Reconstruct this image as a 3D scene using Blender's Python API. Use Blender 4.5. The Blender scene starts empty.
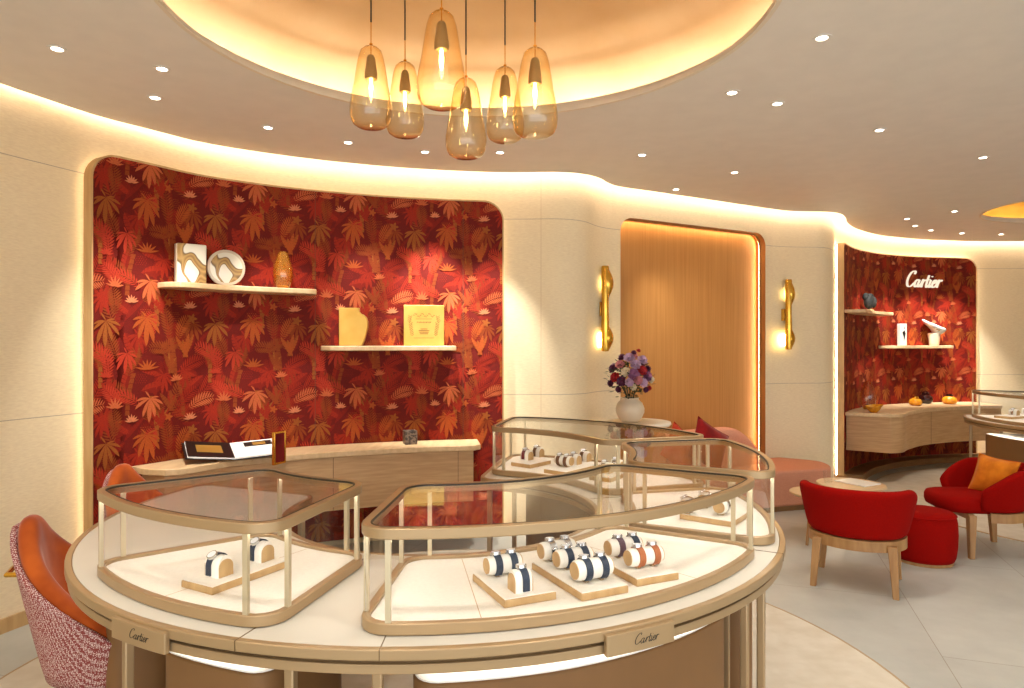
import bpy, bmesh, math, random
from mathutils import Matrix, Vector
C = bpy.context.scene.collection
PI = math.pi
F_PX, HZ, EYE = 682.7, 344.0, 1.5          # focal length in pixels, horizon row, eye height

def G(px, py, z):                           # point of the horizontal plane z seen at a pixel
    d = F_PX * (EYE - z) / (py - HZ)
    return Vector(((px - 512) * d / F_PX, d, z))

# ---------------------------------------------------------------- materials
def lin(c):
    return tuple(((v / 255) / 12.92 if v / 255 <= 0.04045 else ((v / 255 + 0.055) / 1.055) ** 2.4) for v in c) + (1.0,)

def new_mat(name):
    m = bpy.data.materials.new(name); m.use_nodes = True
    nt = m.node_tree; nt.nodes.clear()
    out = nt.nodes.new('ShaderNodeOutputMaterial')
    return m, nt, out

def N(nt, t, **kw):
    n = nt.nodes.new(t)
    for k, v in kw.items():
        if k in n.inputs: n.inputs[k].default_value = v
        else: setattr(n, k, v)
    return n

def mat(name, c, rough=.5, metal=0.0, var=0.0, scale=(8, 8, 8), bump=0.0, c2=None, detail=3.0, sheen=0.0, spec=.5, lo=.35, hi=.65):
    m, nt, out = new_mat(name)
    b = N(nt, 'ShaderNodeBsdfPrincipled', Roughness=rough, Metallic=metal)
    b.inputs['Specular IOR Level'].default_value = spec
    if sheen: b.inputs['Sheen Weight'].default_value = sheen; b.inputs['Sheen Roughness'].default_value = .4
    nt.links.new(b.outputs[0], out.inputs[0])
    col = lin(c)
    tc = N(nt, 'ShaderNodeTexCoord'); mp = N(nt, 'ShaderNodeMapping'); mp.inputs['Scale'].default_value = scale
    nt.links.new(tc.outputs['Object'], mp.inputs[0])
    nz = N(nt, 'ShaderNodeTexNoise', Scale=1.0, Detail=detail)
    nt.links.new(mp.outputs[0], nz.inputs['Vector'])
    if c2 is None:
        c2 = tuple(max(0, v * (1 - var)) for v in c)
    rp = N(nt, 'ShaderNodeValToRGB')
    rp.color_ramp.elements[0].position = lo; rp.color_ramp.elements[0].color = lin(c2)
    rp.color_ramp.elements[1].position = hi; rp.color_ramp.elements[1].color = col
    nt.links.new(nz.outputs['Fac'], rp.inputs[0]); nt.links.new(rp.outputs[0], b.inputs['Base Color'])
    if bump:
        bp = N(nt, 'ShaderNodeBump', Strength=bump, Distance=.004)
        nt.links.new(nz.outputs['Fac'], bp.inputs['Height']); nt.links.new(bp.outputs[0], b.inputs['Normal'])
    return m

def emit(name, c, s):
    m, nt, out = new_mat(name)
    e = N(nt, 'ShaderNodeEmission', Strength=s); e.inputs['Color'].default_value = lin(c)
    nt.links.new(e.outputs[0], out.inputs[0]); return m

def glass(name, tint, refl=1.0, ior=1.45, rough=0.0, edge=None, body=None):
    m, nt, out = new_mat(name)
    t = N(nt, 'ShaderNodeBsdfTransparent'); t.inputs['Color'].default_value = tint + (1,)
    g = N(nt, 'ShaderNodeBsdfGlossy', Roughness=rough)
    fr = N(nt, 'ShaderNodeLayerWeight', Blend=.5)
    pw = N(nt, 'ShaderNodeMath', operation='POWER'); pw.inputs[1].default_value = 5.0
    nt.links.new(fr.outputs['Facing'], pw.inputs[0])
    r0 = ((ior - 1) / (ior + 1)) ** 2
    mu = N(nt, 'ShaderNodeMath', operation='MULTIPLY_ADD'); mu.inputs[1].default_value = refl * (1 - r0); mu.inputs[2].default_value = refl * r0
    nt.links.new(pw.outputs[0], mu.inputs[0])
    mx = N(nt, 'ShaderNodeMixShader')
    nt.links.new(mu.outputs[0], mx.inputs[0]); nt.links.new(t.outputs[0], mx.inputs[1]); nt.links.new(g.outputs[0], mx.inputs[2])
    if edge:
        lw = N(nt, 'ShaderNodeLayerWeight', Blend=.35)
        cm = N(nt, 'ShaderNodeMix', data_type='RGBA')
        cm.inputs[6].default_value = tint + (1,); cm.inputs[7].default_value = edge + (1,)
        nt.links.new(lw.outputs['Facing'], cm.inputs[0]); nt.links.new(cm.outputs[2], t.inputs['Color'])
    res = mx.outputs[0]
    if body:
        pb = N(nt, 'ShaderNodeBsdfPrincipled', Roughness=.1); pb.inputs['Base Color'].default_value = lin(body[1])
        m2 = N(nt, 'ShaderNodeMixShader'); m2.inputs[0].default_value = body[0]
        nt.links.new(res, m2.inputs[1]); nt.links.new(pb.outputs[0], m2.inputs[2]); res = m2.outputs[0]
    nt.links.new(res, out.inputs[0]); return m

def wall_mat():
    m, nt, out = new_mat('linen_wallcovering')
    b = N(nt, 'ShaderNodeBsdfPrincipled', Roughness=.85)
    ge = N(nt, 'ShaderNodeNewGeometry')
    mp = N(nt, 'ShaderNodeMapping'); mp.inputs['Scale'].default_value = (30, 30, 160)
    nt.links.new(ge.outputs['Position'], mp.inputs[0])
    nz = N(nt, 'ShaderNodeTexNoise', Scale=1.0, Detail=4.0); nt.links.new(mp.outputs[0], nz.inputs['Vector'])
    rp = N(nt, 'ShaderNodeValToRGB')
    rp.color_ramp.elements[0].position = .3; rp.color_ramp.elements[0].color = lin((233, 213, 176))
    rp.color_ramp.elements[1].position = .7; rp.color_ramp.elements[1].color = lin((244, 226, 189))
    nt.links.new(nz.outputs['Fac'], rp.inputs[0])
    sp = N(nt, 'ShaderNodeSeparateXYZ'); nt.links.new(ge.outputs['Position'], sp.inputs[0])
    last = rp.outputs[0]
    for z in (2.49, 1.10):                                  # panel joints
        s = N(nt, 'ShaderNodeMath', operation='SUBTRACT'); s.inputs[1].default_value = z
        nt.links.new(sp.outputs[2], s.inputs[0])
        a = N(nt, 'ShaderNodeMath', operation='ABSOLUTE'); nt.links.new(s.outputs[0], a.inputs[0])
        l = N(nt, 'ShaderNodeMath', operation='LESS_THAN'); l.inputs[1].default_value = .0022
        nt.links.new(a.outputs[0], l.inputs[0])
        mx = N(nt, 'ShaderNodeMix', data_type='RGBA')
        nt.links.new(l.outputs[0], mx.inputs[0]); nt.links.new(last, mx.inputs[6]); mx.inputs[7].default_value = lin((186, 166, 142))
        last = mx.outputs[2]
    nt.links.new(last, b.inputs['Base Color'])
    bp = N(nt, 'ShaderNodeBump', Strength=.25, Distance=.003)
    nt.links.new(nz.outputs['Fac'], bp.inputs['Height']); nt.links.new(bp.outputs[0], b.inputs['Normal'])
    nt.links.new(b.outputs[0], out.inputs[0]); return m

def floor_mat():
    m, nt, out = new_mat('grey_stone_tiles')
    b = N(nt, 'ShaderNodeBsdfPrincipled', Roughness=.42)
    ge = N(nt, 'ShaderNodeNewGeometry')
    mp = N(nt, 'ShaderNodeMapping'); mp.inputs['Rotation'].default_value = (0, 0, math.radians(-71)); mp.inputs['Location'].default_value = (.23, -1.515, 0)
    nt.links.new(ge.outputs['Position'], mp.inputs[0])
    br = N(nt, 'ShaderNodeTexBrick', Scale=1.0); br.offset = .5
    br.inputs['Mortar Size'].default_value = .0022; br.inputs['Brick Width'].default_value = 1.6; br.inputs['Row Height'].default_value = .8
    br.inputs['Color1'].default_value = lin((190, 189, 180)); br.inputs['Color2'].default_value = lin((182, 181, 172)); br.inputs['Mortar'].default_value = lin((150, 140, 124))
    nt.links.new(mp.outputs[0], br.inputs['Vector'])
    nz = N(nt, 'ShaderNodeTexNoise', Scale=2.2, Detail=6.0, Roughness=.65); nt.links.new(ge.outputs['Position'], nz.inputs['Vector'])
    rp = N(nt, 'ShaderNodeValToRGB'); rp.color_ramp.elements[0].position = .3; rp.color_ramp.elements[0].color = (.80, .80, .80, 1)
    rp.color_ramp.elements[1].position = .7; rp.color_ramp.elements[1].color = (1, 1, 1, 1)
    nt.links.new(nz.outputs['Fac'], rp.inputs[0])
    mx = N(nt, 'ShaderNodeMix', data_type='RGBA', blend_type='MULTIPLY'); mx.inputs[0].default_value = 1
    nt.links.new(br.outputs['Color'], mx.inputs[6]); nt.links.new(rp.outputs[0], mx.inputs[7])
    nt.links.new(mx.outputs[2], b.inputs['Base Color']); nt.links.new(b.outputs[0], out.inputs[0]); return m

def dots_mat():
    m, nt, out = new_mat('dotted_fabric')
    b = N(nt, 'ShaderNodeBsdfPrincipled', Roughness=.8)
    tc = N(nt, 'ShaderNodeTexCoord')
    v = N(nt, 'ShaderNodeTexVoronoi', Scale=190.0); v.inputs['Randomness'].default_value = .45
    nt.links.new(tc.outputs['Object'], v.inputs['Vector'])
    rp = N(nt, 'ShaderNodeValToRGB'); rp.color_ramp.elements[0].position = .34; rp.color_ramp.elements[0].color = lin((232, 208, 200))
    rp.color_ramp.elements[1].position = .46; rp.color_ramp.elements[1].color = lin((140, 60, 56))
    nt.links.new(v.outputs['Distance'], rp.inputs[0]); nt.links.new(rp.outputs[0], b.inputs['Base Color'])
    nt.links.new(b.outputs[0], out.inputs[0]); return m

def swirl_mat():
    m, nt, out = new_mat('marbled_lacquer')
    b = N(nt, 'ShaderNodeBsdfPrincipled', Roughness=.3)
    tc = N(nt, 'ShaderNodeTexCoord')
    mp = N(nt, 'ShaderNodeMapping'); mp.inputs['Location'].default_value = (.31, .2, .12); mp.inputs['Rotation'].default_value = (0, .6, 0)
    nt.links.new(tc.outputs['Object'], mp.inputs[0])
    nz = N(nt, 'ShaderNodeTexNoise', Scale=5.0, Detail=0.0, Distortion=1.0); nt.links.new(mp.outputs[0], nz.inputs['Vector'])
    rp = N(nt, 'ShaderNodeValToRGB'); e = rp.color_ramp.elements
    e[0].position = 0; e[0].color = lin((240, 232, 214)); e[1].position = .40; e[1].color = lin((240, 232, 214))
    for p, c in ((.415, (105, 78, 40)), (.45, (190, 150, 88)), (.50, (150, 112, 58)), (.55, (196, 156, 94)), (.585, (110, 82, 45)), (.60, (240, 230, 212)), (1, (244, 238, 224))):
        x = e.new(p); x.color = lin(c)
    nt.links.new(nz.outputs['Fac'], rp.inputs[0]); nt.links.new(rp.outputs[0], b.inputs['Base Color'])
    nt.links.new(b.outputs[0], out.inputs[0]); return m

M = {}
M['wall'] = wall_mat(); M['floor'] = floor_mat(); M['dots'] = dots_mat(); M['swirl'] = swirl_mat()
M['ceiling'] = mat('taupe_ceiling_paint', (237, 230, 221), .9, var=.015)
M['cream'] = mat('cream_plaster', (236, 222, 200), .8, var=.02)
M['dome'] = mat('gold_leaf_plaster', (220, 195, 158), .5, .55, c2=(204, 172, 130), scale=(2.2, 2.2, 3), detail=5, lo=.25, hi=.75)
M['dome2'] = mat('yellow_gold_plaster', (226, 184, 90), .5, .5, c2=(206, 158, 66), scale=(2, 2, 3))
M['oakv'] = mat('oak_vertical_grain', (200, 142, 76), .5, c2=(186, 126, 62), scale=(60, 60, 1.2), bump=.04, detail=4, lo=.3, hi=.7)
M['oakh'] = mat('oak_horizontal_grain', (206, 168, 124), .5, c2=(186, 146, 102), scale=(5, 5, 60), bump=.06, detail=4, lo=.3, hi=.7)
M['oaktop'] = mat('pale_oak_top', (222, 190, 146), .45, c2=(208, 174, 130), scale=(30, 4, 20), detail=4)
M['wood'] = mat('chair_oak', (176, 132, 82), .45, c2=(154, 110, 64), scale=(25, 25, 4), detail=4)
M['woodtrim'] = mat('panel_edge_wood', (204, 168, 116), .45, c2=(186, 148, 96), scale=(20, 20, 3))
M['jamb'] = mat('honey_wood_reveal', (176, 122, 66), .5, c2=(160, 108, 56), scale=(20, 20, 2))
M['bronze'] = mat('champagne_metal', (176, 148, 110), .36, .4, var=.01, scale=(6, 6, 6))
M['bronzed'] = mat('champagne_metal_dark', (128, 104, 72), .4, .6, var=.05)
M['post'] = mat('pale_champagne_metal', (206, 190, 158), .34, .35, var=.01)
M['leather'] = mat('cream_leather_top', (222, 215, 201), .5, var=.03, scale=(3, 3, 3))
M['pad'] = mat('ivory_display_pad', (246, 240, 228), .7, var=.02, scale=(90, 90, 90))
M['ped'] = mat('taupe_lacquer', (130, 92, 52), .55, var=.03)
M['seam'] = mat('dark_seam', (92, 62, 38), .8)
M['gasket'] = mat('dark_gasket', (52, 42, 30), .5)
M['rug'] = mat('sand_rug', (204, 193, 175), .95, c2=(194, 181, 160), scale=(9, 9, 9), bump=.15, detail=8)
M['rugedge'] = mat('rug_binding', (176, 150, 116), .9)
M['red'] = mat('red_wool', (152, 10, 3), .95, c2=(136, 6, 2), scale=(220, 220, 220), bump=.08, spec=.1)
M['pink'] = mat('pink_tweed', (232, 168, 138), .95, c2=(206, 138, 112), scale=(170, 170, 170), bump=.15, spec=.2, lo=.25, hi=.75)
M['orange'] = mat('orange_velvet', (194, 92, 26), .8, c2=(158, 64, 12), scale=(7, 7, 7), sheen=.5, spec=.2)
M['cushO'] = mat('amber_velvet', (232, 140, 30), .8, c2=(206, 112, 18), scale=(12, 12, 12), sheen=.3, spec=.2)
M['cushR'] = mat('crimson_velvet', (150, 18, 18), .8, c2=(118, 8, 10), scale=(10, 10, 10), sheen=.3, spec=.2)
M['cushC'] = mat('brick_velvet', (196, 66, 34), .8, c2=(164, 44, 22), scale=(10, 10, 10), sheen=.3, spec=.2)
M['brass'] = mat('polished_brass', (232, 184, 84), .22, 1.0, c2=(214, 160, 60), scale=(10, 10, 10))
M['gold'] = mat('satin_gold', (214, 172, 88), .45, .6, c2=(204, 158, 72), scale=(6, 6, 6))
M['engrave'] = mat('engraved_line', (120, 84, 34), .6)
M['socket'] = mat('bronze_socket', (182, 152, 110), .4, .3, var=.05)
M['cord'] = mat('dark_cord', (44, 34, 26), .6)
M['black'] = mat('black_lacquer', (26, 22, 20), .35)
M['soot'] = mat('black_velvet_form', (30, 30, 28), .8)
M['white'] = mat('white_lacquer', (242, 238, 230), .4)
M['paper'] = mat('white_paper', (244, 242, 236), .7)
M['silver'] = mat('steel', (214, 214, 216), .18, 1.0)
M['dial'] = mat('pale_dial', (236, 236, 238), .3)
M['navy'] = mat('navy_strap', (34, 46, 66), .55)
M['tan'] = mat('orange_tan_strap', (170, 96, 52), .55)
M['plum'] = mat('plum_strap', (92, 62, 74), .55)
M['wine'] = mat('wine_strap', (104, 28, 36), .55)
M['brownst'] = mat('brown_strap', (112, 78, 52), .55)
M['ceramic'] = mat('ivory_ceramic', (222, 204, 178), .4, var=.04)
M['stone'] = mat('dark_speckled_stone', (128, 110, 94), .4, c2=(58, 48, 42), scale=(55, 55, 55), detail=2, lo=.42, hi=.58)
M['plinth'] = mat('dark_oak_plinth', (140, 100, 58), .5, c2=(120, 84, 46), scale=(8, 8, 40))
M['glass'] = glass('clear_glass', (.992, .992, .988), .7)
M['amber'] = glass('amber_glass', (1.0, .95, .82), 1.4, 1.6, edge=(.93, .68, .30))
M['amberd'] = glass('deep_amber_glass', (1.0, .86, .5), 1.8, 1.6, edge=(.9, .55, .12), body=(.12, (240, 170, 60)))
M['darkglass'] = mat('smoked_dark_glass', (40, 14, 12), .08)
M['honeyglass'] = mat('honey_glass', (226, 158, 40), .12, c2=(196, 120, 22), scale=(20, 20, 20))
M['cove'] = emit('warm_cove_led', (255, 238, 218), 42)
M['domeled'] = emit('dome_led', (255, 240, 222), 42)
M['domeled2'] = emit('small_dome_led', (255, 226, 170), 13)
M['halo'] = emit('panel_halo_led', (255, 220, 170), 8)
M['halo2'] = emit('bright_halo_led', (255, 226, 186), 45)
M['caseled'] = emit('case_led', (255, 244, 228), 20)
M['underled'] = emit('counter_under_led', (255, 244, 228), 9)
M['bulb'] = emit('filament', (255, 214, 140), 40)
M['downlens'] = emit('downlight_lens', (255, 244, 226), 12)
M['signlit'] = emit('lit_letters', (255, 236, 206), .72)
M['leaf'] = mat('dark_leaves', (52, 62, 30), .6, c2=(34, 40, 20))
for k, c in dict(f_lilac=(196, 160, 186), f_mauve=(150, 92, 130), f_red=(178, 30, 36), f_rose=(206, 128, 130), f_plum=(96, 36, 72), f_cream=(226, 206, 170)).items():
    M[k] = mat('petals_' + k[2:], c, .7, var=.15, scale=(60, 60, 60))
WP = [(110, 14, 2), (132, 22, 3), (156, 34, 8), (144, 58, 12), (176, 78, 24), (184, 52, 26), (196, 94, 50), (214, 124, 82), (156, 80, 24)]
MW = [mat('wallpaper_ink_%d' % i, c, .75, var=.10, scale=(160, 160, 160), detail=1, spec=.3) for i, c in enumerate(WP)]

# ---------------------------------------------------------------- mesh helpers
def world_of(o):
    m = Matrix.LocRotScale(o.location, o.rotation_euler, o.scale)
    return world_of(o.parent) @ m if o.parent else m

class MB:
    def __init__(s): s.v = []; s.f = []; s.m = []
    def add(s, vs, fs, mi=0):
        b = len(s.v); s.v += [tuple(v) for v in vs]; s.f += [tuple(i + b for i in f) for f in fs]; s.m += [mi] * len(fs); return s
    def box(s, c, d, rz=0, mi=0, rx=0, ry=0):
        R = Matrix.Rotation(rz, 3, 'Z') @ Matrix.Rotation(ry, 3, 'Y') @ Matrix.Rotation(rx, 3, 'X')
        vs = [Vector(c) + R @ Vector((x * d[0] / 2, y * d[1] / 2, z * d[2] / 2)) for x in (-1, 1) for y in (-1, 1) for z in (-1, 1)]
        return s.add(vs, [(0, 1, 3, 2), (4, 6, 7, 5), (0, 4, 5, 1), (2, 3, 7, 6), (0, 2, 6, 4), (1, 5, 7, 3)], mi)
    def prism(s, poly, z0, z1, mi=0):
        n = len(poly)
        vs = [(p[0], p[1], z0) for p in poly] + [(p[0], p[1], z1) for p in poly]
        return s.add(vs, [tuple(range(n))[::-1], tuple(range(n, 2 * n))] + [(i, (i + 1) % n, (i + 1) % n + n, i + n) for i in range(n)], mi)
    def ring(s, A, B, z0, z1, mi=0):            # A outer outline, B inner outline, same length
        n = len(A)
        vs = [(p[0], p[1], z) for z in (z0, z1) for L in (A, B) for p in L]
        fs = []
        for i in range(n):
            j = (i + 1) % n
            fs += [(i, j, 2 * n + j, 2 * n + i), (n + j, n + i, 3 * n + i, 3 * n + j), (2 * n + i, 2 * n + j, 3 * n + j, 3 * n + i), (j, i, n + i, n + j)]
        return s.add(vs, fs, mi)
    def grid(s, rows, closed=False, mi=0, cap=False):
        n = len(rows[0]); vs = [p for r in rows for p in r]; fs = []
        for a in range(len(rows) - 1):
            for i in range(n if closed else n - 1):
                j = (i + 1) % n
                fs.append((a * n + i, a * n + j, (a + 1) * n + j, (a + 1) * n + i))
        if cap:
            fs.append(tuple(range(n))[::-1]); k = (len(rows) - 1) * n; fs.append(tuple(range(k, k + n)))
        return s.add(vs, fs, mi)
    def lathe(s, prof, c=(0, 0, 0), seg=32, mi=0, cap=True, axis=None):
        rows = []
        for r, z in prof:
            rows.append([(c[0] + r * math.cos(2 * PI * i / seg), c[1] + r * math.sin(2 * PI * i / seg), c[2] + z) for i in range(seg)])
        return s.grid(rows, True, mi, cap)
    def tube(s, path, r, seg=10, closed=False, mi=0):
        P = [Vector(p) for p in path]; rows = []; n = len(P)
        rr = r if isinstance(r, (list, tuple)) else [r] * n
        for i, p in enumerate(P):
            a = P[(i - 1) % n] if (i or closed) else p; b = P[(i + 1) % n] if (i < n - 1 or closed) else p
            t = (b - a).normalized(); u = t.cross(Vector((0, 0, 1)))
            if u.length < .05: u = t.cross(Vector((0, 1, 0)))
            u.normalize(); w = t.cross(u)
            rows.append([p + rr[i] * (u * math.cos(2 * PI * k / seg) + w * math.sin(2 * PI * k / seg)) for k in range(seg)])
        if closed: rows.append(rows[0])
        return s.grid(rows, True, mi, not closed)
    def ball(s, c, r, seg=16, rings=10, mi=0):
        rx, ry, rz = r if isinstance(r, (tuple, list)) else (r, r, r)
        rows = []
        for a in range(rings + 1):
            t = PI * max(.03, min(.97, a / rings)) - PI / 2
            rows.append([(c[0] + rx * math.cos(t) * math.cos(2 * PI * i / seg), c[1] + ry * math.cos(t) * math.sin(2 * PI * i / seg), c[2] + rz * math.sin(t)) for i in range(seg)])
        return s.grid(rows, True, mi, True)
    def build(s, name, m, parent=None, world=True, bevel=0, sub=0, angle=35, seg=2):
        me = bpy.data.meshes.new(name)
        vs = s.v
        if parent is not None and world:
            inv = world_of(parent).inverted(); vs = [inv @ Vector(v) for v in vs]
        me.from_pydata(vs, [], s.f)
        for x in (m if isinstance(m, (list, tuple)) else [m]): me.materials.append(x)
        me.polygons.foreach_set('material_index', s.m)
        bm = bmesh.new(); bm.from_mesh(me)
        bmesh.ops.recalc_face_normals(bm, faces=bm.faces); bm.to_mesh(me); bm.free()
        me.polygons.foreach_set('use_smooth', [True] * len(me.polygons))
        me.set_sharp_from_angle(angle=math.radians(angle))
        o = bpy.data.objects.new(name, me); C.objects.link(o)
        if parent is not None: o.parent = parent
        if bevel:
            b = o.modifiers.new('b', 'BEVEL'); b.width = bevel; b.segments = seg; b.limit_method = 'ANGLE'; b.angle_limit = math.radians(40)
        if sub:
            q = o.modifiers.new('s', 'SUBSURF'); q.levels = sub; q.render_levels = sub
        return o

def tag(o, label=None, cat=None, group=None, kind=None):
    if label: o['label'] = label
    if cat: o['category'] = cat
    if group: o['group'] = group
    if kind: o['kind'] = kind
    return o

def thing(name, label, cat, loc=(0, 0, 0), rz=0, group=None):
    o = bpy.data.objects.new(name, None); C.objects.link(o); o.empty_display_size = .1
    o.location = loc; o.rotation_euler = (0, 0, rz)
    return tag(o, label, cat, group)

def dup(root, loc, rz, label, group=None):
    kids = [o for o in C.objects if o.parent == root]
    r = root.copy(); C.objects.link(r); r.location = loc; r.rotation_euler = (0, 0, rz); r['label'] = label
    if group: r['group'] = group
    for ch in kids:
        gk = [o for o in C.objects if o.parent == ch]
        c = ch.copy(); C.objects.link(c); c.parent = r
        for g in gk:
            d = g.copy(); C.objects.link(d); d.parent = c
    return r

def struct(o): o['kind'] = 'structure'; return o

def catmull(P, n=12, closed=False):
    P = [Vector(p) for p in P]; out = []; L = len(P)
    for i in range(L if closed else L - 1):
        a = P[(i - 1) % L] if (i or closed) else P[0] * 2 - P[1]
        b, c = P[i], P[(i + 1) % L]
        d = P[(i + 2) % L] if (closed or i + 2 < L) else c * 2 - b
        for k in range(n):
            t = k / n
            out.append(.5 * ((2 * b) + (c - a) * t + (2 * a - 5 * b + 4 * c - d) * t * t + (3 * b - a - 3 * c + d) * t ** 3))
    if not closed: out.append(P[-1])
    return out

# ---------------------------------------------------------------- the curving wall line
ZC = 2.83
edge_px = [(0, 83), (50, 100.2), (100, 116.5), (150, 129.3), (200, 142), (250, 150.5), (300, 157.5), (350, 163), (400, 167.5), (450, 170.5), (500, 172.3), (530, 172.3), (558, 171.9), (581, 173.6), (598.7, 177.5), (607, 182.3)]
edge_px2 = [(790, 211), (812, 211.6), (828.5, 211.9), (841, 214), (845.8, 218), (846.6, 222), (852, 226.3), (860, 230), (880, 235), (909.6, 238.4), (939.5, 240.2), (979, 241.2), (1024, 241.2)]
path = [Vector((-2.86, -2.5, 0)), Vector((-2.86, 0, 0)), Vector((-2.86, 1.5, 0)), Vector((-2.80, 2.5, 0)), Vector((-2.71, 3.1, 0))]
path += [G(*p, ZC) for p in edge_px]
pa, pb = G(618, 186.2, ZC), G(770, 208.6, ZC)
path += [pa.lerp(pb, k / 6) for k in range(7)]
path += [G(*p, ZC) for p in edge_px2]
path += [Vector((7.5, 8.75, 0)), Vector((8.5, 8.2, 0)), Vector((9.0, 7.0, 0)), Vector((9.1, 5, 0)), Vector((9.1, 1, 0)), Vector((9.1, -2.5, 0))]
path = [Vector((p.x, p.y)) for p in path]
EDGE = catmull(path, 10)
# resample evenly
def resample(P, step):
    out = [P[0]]; acc = 0
    for a, b in zip(P, P[1:]):
        L = (b - a).length
        while L and acc + L >= step:
            t = (step - acc) / L; a = a.lerp(b, t); out.append(a); L = (b - a).length; acc = 0
        acc += L
    return out
STEP = .03
EDGE = resample(EDGE, STEP)
def smooth(P, k):
    for _ in range(k):
        P = [P[0]] + [(P[i - 1] + P[i] * 2 + P[i + 1]) / 4 for i in range(1, len(P) - 1)] + [P[-1]]
    return P
EDGE = smooth(EDGE, 4)
NOR = []
for i in range(len(EDGE)):
    t = (EDGE[min(i + 1, len(EDGE) - 1)] - EDGE[max(i - 1, 0)]).normalized(); NOR.append(Vector((-t.y, t.x)))
NOR = smooth(NOR, 6); NOR = [n.normalized() for n in NOR]
def off(s, o):                               # s in metres along the line, o metres towards the wall
    i = max(0, min(len(EDGE) - 2, int(s / STEP))); t = s / STEP - i; o -= near(s)
    return EDGE[i].lerp(EDGE[i + 1], t) + NOR[i].lerp(NOR[i + 1], t).normalized() * o
S_A = [i for i, p in enumerate(EDGE) if p.y > 3.7][0] * STEP; S_B = [i for i, p in enumerate(EDGE) if p.x > -1.3 and p.y > 4][0] * STEP
def near(s):                                  # the cove gap is narrower along the left wall
    w = min(1, max(0, (S_B - s) / (S_B - S_A))); return .065 * w * w * (3 - 2 * w)
def tan_at(s):
    n = NOR[max(0, min(len(NOR) - 1, int(s / STEP)))]; return Vector((n.y, -n.x))
def at_px(px, o, lo=0):                      # first place where the sight line through a pixel column meets the line
    k = (px - 512) / F_PX; prev = None
    for i in range(int(lo / STEP), len(EDGE)):
        p = EDGE[i] + NOR[i] * (o - near(i * STEP))
        if p.y > .5:
            g = p.x - k * p.y
            if prev is not None and prev < 0 <= g: return (i - g / (g - prev)) * STEP
            if prev is None and lo and g >= 0: return lo
            prev = g
        else: prev = None
    raise ValueError(px)
WALL_O, PAN_O = .12, .03
TOPZ = 3.08
sA, sB = at_px(612, WALL_O), at_px(772, WALL_O)
END = (len(EDGE) - 1) * STEP

def wall_strip(name, s0, s1, z0=0, z1=TOPZ, o=WALL_O):
    n = max(2, int((s1 - s0) / .05)); mb = MB()
    row = [off(s0 + (s1 - s0) * i / n, o) for i in range(n + 1)]
    mb.grid([[(p.x, p.y, z0) for p in row], [(p.x, p.y, z1) for p in row]])
    return struct(mb.build(name, M['wall'], angle=60))
wall_strip('wall_left', 0, sA); wall_strip('wall_right', sB, END)
# wall with the oak niche
A2, B2 = off(sA, WALL_O), off(sB, WALL_O)
dirn = (B2 - A2).normalized(); nrm = Vector((-dirn.y, dirn.x)); Lw = (B2 - A2).length
def u_at_px(px, o=0):
    k = (px - 512) / F_PX; B = A2 + nrm * o; return -(B.x - k * B.y) / (dirn.x - k * dirn.y)
u0, u1 = u_at_px(620.5), u_at_px(765.5); NZ1, NZ0, NR = 2.605, .06, .13
def WP3(u, o, z): p = A2 + dirn * u + nrm * o; return (p.x, p.y, z)
def niche_outline(i=0):
    pts = [(u0 + i, NZ0), (u1 - i, NZ0)]
    for k in range(9):
        a = k / 8 * PI / 2; pts.append((u1 - NR + (NR - i) * math.cos(a), NZ1 - NR + (NR - i) * math.sin(a)))
    for k in range(9):
        a = PI / 2 + k / 8 * PI / 2; pts.append((u0 + NR + (NR - i) * math.cos(a), NZ1 - NR + (NR - i) * math.sin(a)))
    return pts
hole = niche_outline()
bm = bmesh.new()
def loop_edges(bm, pts3):
    vs = [bm.verts.new(p) for p in pts3]
    return [bm.edges.new((vs[i], vs[(i + 1) % len(vs)])) for i in range(len(vs))]
es = loop_edges(bm, [WP3(u, 0, z) for u, z in ((0, 0), (Lw, 0), (Lw, TOPZ), (0, TOPZ))]) + loop_edges(bm, [WP3(u, 0, z) for u, z in hole])
bmesh.ops.triangle_fill(bm, use_beauty=True, use_dissolve=False, edges=es, normal=(nrm.x, nrm.y, 0))
me = bpy.data.meshes.new('wall_back'); bm.to_mesh(me); bm.free(); me.materials.append(M['wall'])
o = bpy.data.objects.new('wall_back', me); C.objects.link(o); struct(o)
ND = .11
t = thing('niche_panel', 'honey oak niche with rounded top corners and glowing right edge behind the sofa', 'wall niche', WP3((u0 + u1) / 2, ND, 0))
mb = MB(); mb.add([WP3(u, ND, z) for u, z in hole], [tuple(range(len(hole)))]); mb.build('back_panel', M['oakv'], t)
mb = MB(); n = len(hole)
mb.grid([[WP3(u, 0.0, z) for u, z in hole], [WP3(u, ND, z) for u, z in hole]], True); mb.build('reveal', M['jamb'], t, angle=50)
M['nicheled'] = emit('niche_led', (255, 222, 170), 34)
i3, i4 = niche_outline(.002), niche_outline(.015)
mb = MB(); mb.grid([[WP3(u, ND - .050, z) for u, z in hole[1:]], [WP3(u, ND - .050, z) for u, z in i4[1:]], [WP3(u, ND - .042, z) for u, z in i4[1:]], [WP3(u, ND - .042, z) for u, z in hole[1:]]]); mb.build('lip', M['jamb'], t, angle=40)
mb = MB(); mb.grid([[WP3(u, ND - .030, z) for u, z in i3[1:]], [WP3(u, ND - .040, z) for u, z in i3[1:]]])
mb.build('led_strip', M['nicheled'], t)

for k, px in enumerate((541,)):
    q = at_px(px, WALL_O); p = off(q, WALL_O - .0006); tt = tan_at(q)
    mb = MB(); mb.box((p.x, p.y, 1.45), (.0022, .0012, 2.75), math.atan2(tt.y, tt.x)); struct(mb.build('trim_%d' % (k + 3), M['woodtrim']))
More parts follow.
